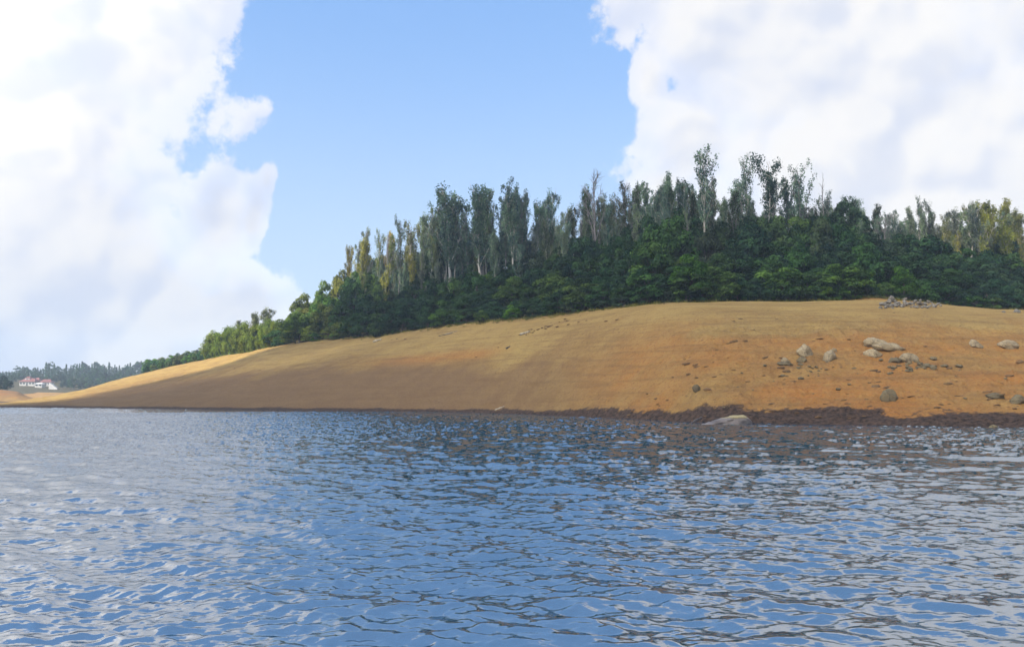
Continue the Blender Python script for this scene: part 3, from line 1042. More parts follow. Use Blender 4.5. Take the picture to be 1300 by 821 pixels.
# -- eucalyptus on the rise behind them: the skyline rank and two lower ones
for rank, (b0, b1, drop, step) in enumerate([(26, 44, (-8, 22), 8.2), (22, 40, (18, 52), 12.5), (16, 28, (44, 70), 48), (46, 72, (6, 44), 13)]):
    x = 444 + rank * 6
    while x < 1350:
        xx = x + pick.uniform(-5, 5)
        X, Y, Z = crest_point(xx, pick.uniform(b0, b1))
        ty = interp_pts(EUC_TOP, xx) + 2 + pick.uniform(*drop)
        if rank and ty > interp_pts(WATTLE_TOP, xx) - 4:
            x += step
            continue
        hgt = max(height_for(ty, Y) - Z, 6.0)
        kind = pick.choice(['furry', 'furry', 'forked', 'forked', 'thin', 'thin', 'sparse', 'bare'] if rank == 0 else ['furry', 'furry', 'forked', 'thin'])
        lit = (xx < 560 or xx > 1195)  # sunlit stretches: sunlight put into yellower, paler leaf colours
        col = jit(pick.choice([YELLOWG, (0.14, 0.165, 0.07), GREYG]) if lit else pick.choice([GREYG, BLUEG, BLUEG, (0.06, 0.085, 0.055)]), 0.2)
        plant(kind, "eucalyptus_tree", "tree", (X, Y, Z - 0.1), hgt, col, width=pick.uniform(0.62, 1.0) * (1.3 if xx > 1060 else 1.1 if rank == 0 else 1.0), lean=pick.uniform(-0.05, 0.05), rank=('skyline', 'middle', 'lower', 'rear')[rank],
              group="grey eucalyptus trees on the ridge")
        x += step * pick.uniform(0.8, 1.25) * (0.75 if x > 1060 and rank == 0 else 1.0)

# -- understorey between and behind the eucalyptus trunks
for rank, (b0, b1, drop, step) in enumerate([(34, 42, (34, 62), 24), (50, 66, (30, 50), 24)]):
    x = 452 + rank * 11
    while x < 1350:
        xx = x + pick.uniform(-6, 6)
        X, Y, Z = crest_point(xx, pick.uniform(b0, b1))
        hgt = max(3.0, height_for(interp_pts(EUC_TOP, xx) + pick.uniform(*drop) - 14 * sm(xx, 1060, 1120), Y) - Z)
        plant('wattle', "understorey_tree", "tree", (X, Y, Z - 0.1), hgt, jit(pick.choice([BLUEG, (0.045, 0.085, 0.055), (0.06, 0.10, 0.075)])), width=min(1.5, 8.5 / hgt), rank=('nearer', 'farther')[rank],
              group="understorey trees between the eucalyptus trunks")
        x += step * pick.uniform(0.8, 1.2)

# -- trees of the skyline one can pick out
SPECIAL = [  # column, top row, metres back, kind, variant, width, colour, label
    (893, 196, 24, 'sparse', 0, 1.0, BLUEG, "tallest slim eucalyptus with bare pale trunk and separate leaf tufts"),
    (948, 207, 30, 'sparse', 1, 0.9, BLUEG, "eucalyptus with a narrow tufted head right of the tallest slim eucalyptus"),
    (978, 207, 26, 'top', 0, 1.0, (0.04, 0.075, 0.07), "eucalyptus with dense fan-shaped head on a bare pale trunk"),
    (1022, 214, 26, 'wide', 0, 0.95, BLUEG, "eucalyptus with wide V-shaped limbs and thin bare tips"),
    (1051, 221, 28, 'pole', 0, 0.8, BLUEG, "dead leafless pole-like tree rising above the ridge"),
    (753, 226, 26, 'bare', 0, 1.0, GREYG, "bare twiggy eucalyptus with an almost leafless top against the blue sky"),
    (573, 245, 24, 'furry', 1, 1.25, BLUEG, "tall twin-topped eucalyptus with dark furry crown rising from the sunlit grove"),
    (612, 248, 24, 'furry', 2, 1.2, BLUEG, "stout dark blue-green eucalyptus right of the twin-topped one"),
    (652, 242, 26, 'furry', 3, 0.9, BLUEG, "narrow spire-like eucalyptus with two pale trunks below it"),
    (848, 228, 26, 'furry', 0, 0.8, BLUEG, "narrow dark eucalyptus spire at the edge of the white cloud"),
]
for (px, top, bk, kind, var, wd, colr, lab) in SPECIAL:
    X, Y, Z = crest_point(px, bk)
    plant(kind, "eucalyptus_tree", "tree", (X, Y, Z - 0.1), height_for(top, Y) - Z, colr, width=wd, variant=var, label=lab, fam='special')
X, Y, Z = crest_point(1086, 30)
plant('wattle', "wattle_tree", "tree", (X, Y, Z), height_for(252, Y) - Z, (0.035, 0.068, 0.045), width=0.78, variant=1, label="big dome-shaped dark tree on the skyline right of the dead pole-like tree", fam='special')

X, Y, Z = crest_point(523, 30)
plant('wattle', "understorey_tree", "tree", (X, Y, Z), height_for(346, Y) - Z, (0.06, 0.10, 0.075), width=0.9, variant=2, label="rounded understorey tree behind the yellowish eucalyptus columns left of the twin-topped eucalyptus", fam='special')

# -- bright shrubs at the edge of the slope
for (px, top, w, colr, lab) in [
        (652, 386, 1.1, BRIGHT, "bright green rounded shrub at the slope edge above the dark turf clods"),
        (733, 383, 1.0, BRIGHT, "bright green low shrub at the slope edge left of the hilltop"),
        (752, 388, 0.8, MID, "small green bush against the dark wattles left of the hilltop"),
        (876, 322, 1.0, (0.045, 0.105, 0.024), "light-topped green wattle standing out on the hilltop edge"),
        (905, 358, 1.2, MID, "broad mid-green bush at the foot of the light-topped wattle"),
        (1035, 357, 1.1, (0.070, 0.135, 0.022), "bright yellow-green shrub at the hilltop edge, left of the rock pile"),
        (1066, 358, 1.1, BRIGHT, "fresh green shrub between the yellow-green shrub and the rock pile"),
        (1148, 336, 1.0, (0.05, 0.115, 0.022), "green wattle with bright sprays directly behind the rock pile"),
        (1215, 372, 1.2, (0.045, 0.115, 0.030), "bright green bush at the edge right of the rock pile"),
        (380, 400, 1.2, (0.055, 0.10, 0.022), "green bush at the treeline corner beside the sunlit grass")]:
    X, Y, Z = crest_point(px, 0.6)
    h = height_for(top, Y) - Z
    kind = 'shrub' if h < 5 else 'wattle'
    plant(kind, "edge_shrub", "shrub", (X, Y, Z - 0.1), h, colr, width=w, label=lab, fam='special')

# -- small ground-hugging bushes filling the foot of the treeline
x = 400
while x < 1340:
    X, Y, Z = crest_point(x, pick.uniform(-0.2, 0.8))
    if abs(x - 1150) > 48:
        plant('shrub', "edge_shrub", "shrub", (X, Y, Z - 0.1), pick.uniform(1.2, 2.4), jit(pick.choice([DEEP, DARK, GREYB, MID]), 0.25), width=pick.uniform(1.0, 1.6), rank='edge',
              group="low bushes at the foot of the treeline")
    x += pick.uniform(20, 34)

# -- yellow-green thicket and round grove at the far left end of the treeline
TH_TOP = [(258, 432), (280, 426), (300, 421), (320, 419), (345, 413), (352, 412)]
for rank, bk in enumerate((1.0, 4.0, 8.0)):
    x = 262 + rank * 3
    while x < 350:
        X, Y, Z = crest_point(x, bk + pick.uniform(-0.8, 0.8))
        h = height_for(interp_pts(TH_TOP, x) + (10, 4, 0)[rank] + pick.uniform(-2, 3), Y) - Z
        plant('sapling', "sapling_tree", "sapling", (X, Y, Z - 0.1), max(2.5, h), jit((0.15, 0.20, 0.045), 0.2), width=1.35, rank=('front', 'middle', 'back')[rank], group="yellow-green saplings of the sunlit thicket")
        x += pick.uniform(5, 8.5)
for (px, top, bk, kind, lab) in [(276, 424, 14, 'thin', "small grey feathery tree at the left end of the sunlit thicket"), (303, 408, 14, 'thin', "grey feathery tree above the middle of the sunlit thicket"),
                                 (326, 399, 15, 'forked', "tall grey-green feathery tree above the sunlit thicket"), (339, 393, 13, 'forked', "grey-green tree where the thicket meets the dark wattles"),
                                 (316, 409, 18, 'bare', "nearly leafless grey tree behind the sunlit thicket")]:
    X, Y, Z = crest_point(px, bk)
    plant(kind, "eucalyptus_tree", "tree", (X, Y, Z - 0.2), height_for(top, Y) - Z, (0.14, 0.165, 0.10), width=1.9, label=lab, fam='special')
GR_TOP = [(178, 463), (190, 455), (205, 450), (220, 447), (240, 443), (268, 438)]
for rank, bk in enumerate((2.0, 8.0, 15.0)):
    x = 184 + rank * 4
    while x < 268:
        X, Y, Z = crest_point(x, bk + pick.uniform(-1, 1))
        h = height_for(interp_pts(GR_TOP, x) + (8, 3, 0)[rank] + pick.uniform(-1.5, 2), Y) - Z
        plant('wattle', "grove_tree", "tree", (X, Y, Z - 0.2), max(2.5, h), jit(pick.choice([(0.075, 0.16, 0.05), (0.05, 0.12, 0.075), (0.10, 0.14, 0.075)])), width=pick.uniform(0.9, 1.25),
              rank=('front', 'middle', 'back')[rank], group="round trees of the far headland grove")
        x += pick.uniform(8, 12)

# -- dark clump on the left spit
for (px, bk, h, lab) in [(-14, 58, 8.5, "dark tree at the outer side of the left spit grove"), (3, 52, 7.6, "dark rounded tree on the reddish left spit"), (9, 50, 5.5, "small dark tree at the end of the left spit grove")]:
    Y = 345.0 + bk
    X = at_depth(px, Y)
    plant('wattle', "spit_tree", "tree", (X, Y, ground(X, Y, HEAD) - 0.2), h, (0.02, 0.045, 0.035), width=1.0, label=lab, fam='special')

# -- forest on the opposite bank
FAR_TOP = [(-40, 482), (5, 478), (14, 472), (20, 466), (30, 464), (45, 470), (58, 462), (75, 464), (100, 462), (120, 461), (150, 463), (170, 460), (178, 461), (215, 458)]
for rank, (D0, off, step) in enumerate([(563, 24, 5.0), (590, 18, 5.0), (625, 13, 4.2), (670, 9, 3.8), (720, 5, 3.4), (770, 0, 3.2)]):
    x = -30 + rank * 2
    while x < 215:
        D = D0 + pick.uniform(-14, 14)
        X = at_depth(x, D)
        Z = ground(X, D, FAR)
        if not (rank < 2 and 20 < x < 78) and not (rank == 0 and x < 20):
            top = height_for(interp_pts(FAR_TOP, x) + off + pick.uniform(-4.5, 4.5), D)
            kind = pick.choice(['conifer', 'far_broad']) if rank > 2 else 'far_broad'
            plant(kind, "far_tree", "tree", (X, D, Z - 0.3), max(6, top - Z), jit(pick.choice([(0.03, 0.07, 0.045), (0.035, 0.06, 0.05), (0.04, 0.085, 0.045)])), width=pick.uniform(0.75, 1.15) * (1.9 if kind == 'conifer' else 1.05),
                  rank=('lowest', 'second', 'third', 'fourth', 'fifth', 'top')[rank], group="hazy trees on the opposite bank")
        x += step * pick.uniform(0.8, 1.25)

# -- labels for the trees that repeat: counted from things one can find
ORD = "first second third fourth fifth sixth seventh eighth ninth tenth eleventh twelfth thirteenth fourteenth fifteenth sixteenth seventeenth eighteenth nineteenth twentieth".split()
ANCHORS = [(-200, "the reddish left spit"), (14, "the white houses"), (72, "the white ramp"), (178, "the grove tip"), (262, "the thicket's left end"), (349, "the sunlit thicket"), (478, "the pale driftwood log"), (573, "the twin-topped eucalyptus"),
           (652, "the two-trunked spire"), (753, "the bare twiggy tree"), (848, "the cloud-edge spire"), (893, "the tallest slim eucalyptus"), (978, "the fan-headed eucalyptus"), (1051, "the dead pole tree"), (1120, "the rock pile"), (1193, "the rock pile's right end")]
LOOK = dict(sapling="yellow-green sapling", furry="furry columnar eucalyptus", forked="fork-limbed eucalyptus", sparse="sparse tufted eucalyptus", thin="thin twiggy eucalyptus", bare="almost bare eucalyptus", wattle="dense wattle", mound="low mounded wattle",
            shrub="low bush", conifer="pointed conifer", far_broad="rounded tree")
RANKW = dict(wattle_tree="in the {} rank", eucalyptus_tree="of the {} rank", edge_shrub="at the treeline foot", understorey_tree="in the {} understorey", sapling_tree="in the thicket's {} row", grove_tree="in the headland grove's {} row", far_tree="in the opposite wood's {} tier")
count = {}
for (root, fam, cx, rank, kind) in sorted(TREES, key=lambda t: t[2]):
    if fam == 'special':
        continue
    look = {"sapling_tree": "yellow-green sapling", "grove_tree": "round-crowned tree"}.get(fam, LOOK[kind])
    anc = max((a for a in ANCHORS if a[0] <= cx), key=lambda a: a[0])
    key = (look, fam, rank, anc[1])
    count[key] = count.get(key, 0) + 1
    root['label'] = f"{ORD[min(count[key], 20) - 1]} {look} {RANKW[fam].format(rank)}, right of {anc[1]}"

# ------------------------------------------------------------------ rocks
def ico(sub):
    import bmesh
    bm = bmesh.new()
    bmesh.ops.create_icosphere(bm, subdivisions=sub, radius=1.0)
    v = np.array([x.co[:] for x in bm.verts])
    f = np.array([[y.index for y in x.verts] for x in bm.faces])
    bm.free()
    return v, f


ICO = {s: ico(s) for s in (2, 3, 4, 5)}


def rock_mesh(name, seed, size, sub=4, planes=9, cut=0.72, lump=0.10, skew=(0, 0), mat=None, smooth=True):
    """Boulder: a sphere cut by random planes, worn and lumpy, scaled to size and sheared by skew."""
    r = np.random.default_rng(seed)
    v, f = ICO[sub]
    v = v.copy()
    for n in unit(r, planes):
        d = cut + r.uniform(0, 0.24)
        h = v @ n
        v -= np.where(h > d, (h - d) * 0.86, 0)[:, None] * n
    u = v / (np.linalg.norm(v, axis=1)[:, None] + 1e-9)
    a = fbm(u[:, 0] * 1.9 + u[:, 2] * 1.3 + seed, u[:, 1] * 1.9 - u[:, 2] * 1.7 + seed * 2.3, seed, 4, 0.55)
    v = v * (1 + lump * 2.2 * a)[:, None]
    v = v - v.min(0)
    v = v / v.max(0) - np.array([0.5, 0.5, 0.0])
    v[:, 0] += skew[0] * v[:, 2]
    v[:, :2] *= (1 - 0.22 * v[:, 2:3])
    v = v * np.array(size)
    me = mesh_from(name, v, f, smooth)
    if mat:
        me.materials.append(mat)
    return me


def rock_at(name, seed, px, bot, w, h, mat, label, cat="boulder", group=None, depth=0.8, sink=0.30, rz=0.0, surface=HILL, **kw):
    p, n = on_slope(px, bot, surface)
    if p is None:
        return None
    sc = p.y / FPX
    W, Hh = w * sc, h * sc * (1 + sink)
    me = rock_mesh(name, seed, (W, W * depth, Hh), mat=mat, **kw)
    o = obj(name, me, None, None, (p.x, p.y + W * depth * 0.35, p.z - Hh * sink + W * depth * 0.35 * 0.12), (0, 0, rz))
    return tag(o, label, cat, group)


BOULDERS = [
    ("boulder", 1, 1023, 452, 23, 17, M_ROCK, "round cracked boulder with dark lower right side, left of the wedge boulder", {}),
    ("boulder", 2, 1020, 460, 16, 8, M_ROCK_DARK, "small dark slab just below the round cracked boulder", dict(planes=14, cut=0.6)),
    ("boulder", 3, 1053, 459, 19, 17, M_ROCK, "upright wedge boulder with dark hollow, right of the round cracked boulder", dict(skew=(0.25, 0), cut=0.62, planes=12)),
    ("boulder", 4, 1060, 447, 8, 6, M_ROCK, "little pale stone peeping out behind the wedge boulder", {}),
    ("boulder", 5, 1121, 440, 36, 13, M_ROCK, "pale humped boulder behind the long pale boulder", dict(skew=(-0.25, 0))),
    ("boulder", 6, 1136, 445, 48, 11, M_ROCK, "long low pale boulder tapering to the right", dict(skew=(-0.2, 0), depth=0.5, cut=0.8)),
    ("boulder", 7, 1111, 453, 27, 11, M_ROCK, "low pale mound-like boulder in front of the humped boulder", {}),
    ("boulder", 8, 1139, 461, 20, 8, M_ROCK_DARK, "dark-nosed flat boulder above the slab rubble", dict(planes=13, cut=0.6)),
    ("boulder", 9, 1157, 459, 27, 12, M_ROCK, "pale boulder with yellow flank above the slab rubble", {}),
    ("boulder", 10, 1245, 442, 23, 12, M_ROCK, "wedge-topped pale boulder near the frame edge, left of its round neighbour", dict(skew=(-0.3, 0), cut=0.64, planes=12)),
    ("boulder", 11, 1285, 443, 29, 13, M_ROCK, "rounded pale boulder right of the wedge-topped one", {}),
    ("boulder", 12, 1132, 509, 25, 17, M_ROCK_DARK, "lone olive-brown round boulder low above the wet mud", dict(planes=5, cut=0.8)),
    ("boulder", 13, 997, 460, 11, 7, M_ROCK, "small round stone on the flat dark slab left of the cracked boulder", {}),
    ("boulder", 14, 997, 464, 22, 5, M_ROCK_DARK, "flat dark slab left of the round cracked boulder", dict(planes=14, cut=0.6)),
    ("boulder", 15, 885, 497, 13, 10, M_ROCK_DARK, "lone dark round stone on the orange soil above the submerged slab", {}),
    ("boulder", 16, 899, 496, 12, 4, M_CLOD, "flat dark clod beside the lone dark round stone", {}),
    ("boulder", 17, 1268, 506, 27, 8, M_ROCK_DARK, "low dark rock on the orange soil near the right shore", dict(planes=14, cut=0.6)),
    ("boulder", 18, 1297, 513, 22, 13, M_ROCK_DARK, "dark olive rock above the wet mud at the shore's right end", {}),
    ("boulder", 19, 1297, 461, 12, 5, M_CLOD, "dark flat clod below the rounded pale boulder", {}),
    ("boulder", 20, 1263, 544, 12, 5, M_ROCK_DARK, "small black rock awash at the waterline on the right", {}),
    ("boulder", 21, 1293, 397, 10, 6, M_ROCK_GREY, "pale block on the treeline at the hill's right end", {}),
    ("boulder", 22, 1275, 397, 6, 3, M_ROCK_GREY, "small pale stone left of the treeline block", {}),
    ("boulder", 23, 194, 492, 0.1, 0.1, None, "", {}),
]
for (nm, sd, px, bot, w, h, mt, lab, kw) in BOULDERS:
    if mt is not None:
        rock_at(nm, sd + 200, px, bot, w, h, mt, lab, group=None, **kw)


def shore_slab():
    """Slab half in the lake: low grey tongue to the left, humped dry crown to the right."""
    p, n = on_slope(945, 532)
    sc = p.y / FPX
    v, f = ICO[5]
    v = v.copy()
    L, Hh, Wd = 74 * sc, 13 * sc, 38 * sc
    s = (v[:, 0] + 1) / 2                                    # 0 left tip .. 1 right end
    prof = np.interp(s, [0, 0.15, 0.45, 0.7, 0.85, 1.0], [0.06, 0.20, 0.55, 0.88, 1.0, 0.85])
    rr = fbm(v[:, 0] * 2.2 + 3, v[:, 1] * 2.2 + v[:, 2] * 2, 77, 4)
    x = (s - 0.55) * L
    y = v[:, 1] * Wd * 0.5 * (0.45 + 0.55 * prof)
    z = np.where(v[:, 2] > 0, np.minimum(np.abs(v[:, 2]) ** 0.6, 0.86) / 0.86 * Hh * prof, v[:, 2] * 0.5) + rr * 0.22
    y = y + rr * 0.5
    c = at_height(926, 539, 0.0)
    me = mesh_from("shore_slab", np.stack([x, y, z], 1), f, True)
    me.materials.append(mat_shore_rock())
    o = obj("boulder", me, None, None, (c[0], c[1] + 1.2, -0.12), (0, 0, R(4)))
    tag(o, "half-submerged slab with yellow dry crown and slick grey flank in the shallows", "boulder")


shore_slab()


def log_mesh(name, pts, rad, mat, sides=8, seed=0):
    b = Build()
    r = np.random.default_rng(seed)
    pts = np.array(pts, float)
    t = np.linspace(0, 1, 10)
    P = np.stack([np.interp(t, np.linspace(0, 1, len(pts)), pts[:, i]) for i in range(3)], 1) + r.normal(size=(10, 3)) * rad * 0.18
    rr = rad * np.interp(t, [0, 0.05, 0.9, 1], [0.2, 1, 0.6, 0.08]) * (1 + 0.18 * r.normal(size=10))
    b.tube(P, rr, sides)
    me = b.mesh(name)
    me.materials.append(mat)
    return me


def log_between(a, b_, rad, mat, label, seed, lift=0.6, cat="driftwood"):
    p, _ = on_slope(*a)
    q, _ = on_slope(*b_)
    if p is None or q is None:
        return
    me = log_mesh("driftwood_log", [(0, 0, rad * lift), tuple((q - p) * 0.5 + Vector((0, 0, rad * lift * 1.3))), tuple(q - p + Vector((0, 0, rad * lift)))], rad, mat, seed=seed)
    tag(obj("driftwood_log", me, None, None, p), label, cat)


c0 = at_height(877, 537.5, 0.02)
q0, _ = on_slope(893, 532)
me = log_mesh("driftwood_log", [(0, 0, 0.02), tuple((Vector(q0) - Vector(c0)) * 0.5 + Vector((0, 0, 0.12))), tuple(Vector(q0) - Vector(c0) + Vector((0, 0, 0.12)))], 0.13, M_WOOD_DARK, seed=9)
tag(obj("driftwood_log", me, None, None, c0), "dark wet log lying at the waterline left of the submerged slab", "driftwood")
log_between((473, 435), (485, 431.5), 0.26, M_WOOD, "short pale driftwood log on the upper slope below the dark wattles", 1)
log_between((660, 426), (674, 421.5), 0.20, M_WOOD, "pale driftwood log at the lower end of the line of turf clods", 2)
log_between((642, 443.5), (648, 440), 0.16, M_WOOD_DARK, "dark leaning branch on the mid slope below the turf clods", 3)
log_between((556, 427), (576, 423), 0.09, M_WOOD_DARK, "thin dark branch lying on the upper slope", 4)
log_between((563, 425.5), (581, 420), 0.09, M_WOOD, "thin pale curved branch above the dark branch on the upper slope", 5)
log_between((628, 521), (641, 516), 0.10, M_WOOD, "thin pale stick on the mud near the waterline", 6)

STONES = [rock_mesh("stone", 300 + i, (1, 0.8, hh), sub=3, planes=13, cut=0.58, lump=0.05, smooth=False) for i, hh in enumerate((0.34, 0.45, 0.28, 0.55))]
BLOCKS = [rock_mesh("block", 340 + i, (1, 0.85, hh), sub=3, planes=11, cut=0.55, lump=0.04, smooth=False) for i, hh in enumerate((0.7, 0.9, 0.6))]
CLODS = [rock_mesh("clod", 360 + i, (1, 0.6, hh), sub=3, planes=9, cut=0.6, lump=0.2) for i, hh in enumerate((0.22, 0.30, 0.18))]
for m_ in STONES:
    m_.materials.append(M_ROCK_DARK)
for m_ in BLOCKS:
    m_.materials.append(M_ROCK_GREY)
for m_ in CLODS:
    m_.materials.append(M_CLOD)


def scatter(meshes, name, cat, px, py, w, label, group, lift=0.0, squash=1.0, rz=None):
    p, n = on_slope(px, py)
    if p is None or p.z < 0.05:
        return
    s = w * p.y / FPX
    o = obj(name, pick.choice(meshes), None, None, (p.x, p.y, p.z - 0.12 * s + lift), (pick.uniform(-0.15, 0.15), pick.uniform(-0.15, 0.15), pick.uniform(0, 6.28) if rz is None else rz + pick.uniform(-0.2, 0.2)),
            (s, s, s * squash))
    tag(o, label, cat, group)


# slab rubble below the pale boulders
for i in range(44):
    px, py = pick.gauss(1160, 24), pick.gauss(466, 4.5)
    scatter(STONES, "rubble_stone", "stone", px, py, pick.uniform(4, 10), "flat dark stone in the rubble spread below the pale boulders", "slab rubble below the pale boulders")
for i in range(26):
    px, py = pick.gauss(1022, 22), pick.gauss(470, 6)
    scatter(STONES, "rubble_stone", "stone", px, py, pick.uniform(3, 8), "small flat stone strewn below the round cracked boulder", "stones below the cracked boulder")
for i in range(26):
    px, py = pick.uniform(900, 1300), pick.uniform(462, 520)
    scatter(STONES, "rubble_stone", "stone", px, py, pick.choice([2, 2.5, 3, 3, 4, 5, 7]), "scattered small stone on the orange soil above the mud", "stones on the orange soil")
for i in range(34):
    px = pick.uniform(760, 1300)
    py = pick.uniform(500, 530) + (px - 1000) * 0.01
    scatter(CLODS, "mud_clod", "clod", px, py, pick.uniform(5, 13), "dark clod of mud along the wet right shore", "mud clods along the wet shore", rz=0)
for i in range(26):
    px, py = pick.gauss(*pick.choice([(930, 18), (990, 20), (880, 16)])), pick.gauss(*pick.choice([(462, 5), (476, 6)]))
    if py > 447:
        scatter(CLODS, "soil_clod", "clod", px, py, pick.uniform(4, 14), "dark flat clod on the orange patch left of the boulders", "clods on the orange patch", rz=0)
for i in range(24):
    px, py = pick.gauss(*pick.choice([(1100, 16), (1200, 14), (1275, 12)])), pick.gauss(*pick.choice([(474, 4), (490, 4), (504, 4)]))
    scatter(CLODS, "soil_clod", "clod", px, py, pick.uniform(5, 16), "dark flat clod on the orange soil below the boulders", "clods below the boulders", rz=0)
# dark turf edges running down the upper slope
for i in range(34):
    t = pick.random()
    px, py = 662 + 62 * t + pick.gauss(0, 2), 425 - 21 * t + pick.gauss(0, 1.2)
    scatter(CLODS, "turf_clod", "clod", px, py, pick.uniform(3, 8), "dark turf clod in the slanting line across the upper slope", "slanting line of turf clods", rz=0.5)
for (px, py, w) in [(694, 417, 9), (708, 415, 7), (722, 412, 6), (735, 409, 5), (745, 407, 5), (770, 408, 8), (784, 406, 7), (780, 417, 3), (564, 468, 4), (605, 453, 5), (633, 441, 4), (880, 399, 4), (843, 403, 3),
                    (886, 406, 3), (931, 408, 6), (956, 419, 6), (940, 405, 8), (985, 405, 7), (906, 430, 4), (891, 432, 3), (932, 434, 14), (925, 436, 8), (946, 433, 9), (910, 444, 6), (1085, 445, 5), (1040, 430, 12), (1033, 433, 8),
                    (1078, 431, 7), (1105, 430, 11), (1175, 440, 8), (1210, 449, 4), (1135, 397, 4), (515, 430, 6), (498, 431, 5), (505, 430, 6), (330, 470, 3), (254, 489, 4), (298, 468, 3), (452, 441, 3), (1219, 414, 3)]:
    scatter(CLODS, "turf_clod", "clod", px, py, w, "single dark clod scattered on the bare slope", "lone clods on the bare slope", rz=0)
# pale stones and debris on the treeline
for i in range(16):
    t = pick.random()
    scatter(BLOCKS, "treeline_stone", "stone", 788 + 30 * t, 389.5 - 3.5 * t + pick.gauss(0, 0.8), pick.uniform(2, 5), "pale stone in the row at the treeline on the hilltop", "pale treeline stones")
for i in range(9):
    scatter(CLODS, "treeline_stone", "stone", pick.uniform(834, 850), 386 + pick.gauss(0, 0.6), pick.uniform(2, 5), "dark stone at the treeline on the hilltop", "dark treeline stones")
# the rock pile
for layer in range(3):
    for i in range((46, 20, 6)[layer]):
        t = (i + pick.random()) / (46, 20, 6)[layer]
        px = 1117 + 78 * t if layer == 0 else 1124 + 62 * t
        base = np.interp(px, [1117, 1130, 1150, 1175, 1195], [392.5, 392.5, 392.0, 391.5, 391.0])
        scatter(BLOCKS, "quarry_stone", "stone", px, base - pick.uniform(0, 6) - (0, 1.5, 3)[layer], pick.uniform(2.8, 7.0) * (1.2 if px < 1140 else 1), "grey block heaped in the rock pile at the treeline", "rock pile at the treeline", lift=(0, 0.20, 0.38)[layer], squash=0.85)
p, n = on_slope(1132, 386.5)
me = rock_mesh("block", 399, (0.85, 0.75, 0.85), sub=3, planes=11, cut=0.55, lump=0.04, smooth=False, mat=M_ROCK_GREY)
tag(obj("quarry_stone", me, None, None, (p.x, p.y, p.z + 0.35)), "largest grey block standing on top of the rock pile's left end", "stone")

# ------------------------------------------------------------------ grass along the treeline
def build_grass():
    r = np.random.default_rng(17)
    b = Build()
    n = 0
    while n < 900:
        px = r.uniform(395, 1320)
        if r.uniform() > 0.55 + 1.1 * vnoise(np.array([px / 23.0]), np.array([0.5]), 9)[0]:
            continue
        bk = -abs(r.normal()) * 1.3 + 0.5
        X, Y, Z = crest_point(px, bk)
        k = int(r.integers(9, 22))
        base = np.array([X, Y, Z]) + np.column_stack([r.normal(size=(k, 2)) * 0.22, np.full(k, -0.04)])
        h = r.uniform(0.18, 0.55, k) * r.uniform(0.6, 1.3)
        tip = base + np.column_stack([r.normal(size=(k, 2)) * 0.16, h])
        side = np.column_stack([r.normal(size=(k, 2)), np.zeros(k)])
        side = side / np.linalg.norm(side, axis=1)[:, None] * 0.035
        V = np.stack([base - side, base + side, tip], 1).reshape(-1, 3)
        b.add(V, np.arange(3 * k).reshape(k, 3), float(np.clip(0.5 + 0.3 * r.normal(), 0, 1)))
        n += 1
    o = obj("grass", b.mesh("grass", False), M_LEAF)
    o.color = (0.15, 0.15, 0.05, 1)
    tag(o, "tufts of dry grass along the foot of the treeline", None, None, 'stuff')


build_grass()

# ------------------------------------------------------------------ houses on the opposite bank
M_WALL = mat_plain("white_plaster", (0.52, 0.50, 0.47), 0.85, 0.06, 0.6)
M_ROOF = mat_plain("red_tin_roof", (0.21, 0.075, 0.065), 0.7, 0.2, 0.8)
M_DARKWIN = mat_plain("window_glass", (0.05, 0.06, 0.07), 0.2, 0.1)
M_CONC = mat_plain("pale_concrete", (0.58, 0.56, 0.54), 0.9, 0.08, 0.5)


def box_mesh(name, w, d, h, mat, z0=0.0):
    x, y = w / 2, d / 2
    v = [(-x, -y, z0), (x, -y, z0), (x, y, z0), (-x, y, z0), (-x, -y, z0 + h), (x, -y, z0 + h), (x, y, z0 + h), (-x, y, z0 + h)]
    f = [(0, 3, 2, 1), (4, 5, 6, 7), (0, 1, 5, 4), (1, 2, 6, 5), (2, 3, 7, 6), (3, 0, 4, 7)]
    me = mesh_from(name, v, np.array(f), False)
    me.materials.append(mat)
    return me


def roof_mesh(name, w, d, h, mat, z0, over=0.5):
    x, y = w / 2 + over, d / 2 + over
    v = [(-x, -y, z0), (x, -y, z0), (x, y, z0), (-x, y, z0), (-x + d * 0.35, 0, z0 + h), (x - d * 0.35, 0, z0 + h)]
    me = mesh_from(name, v, [np.array([(0, 3, 2, 1), (0, 1, 5, 4), (2, 3, 4, 5)]), np.array([(1, 2, 5), (3, 0, 4)])], False)
    me.materials.append(mat)
    return me


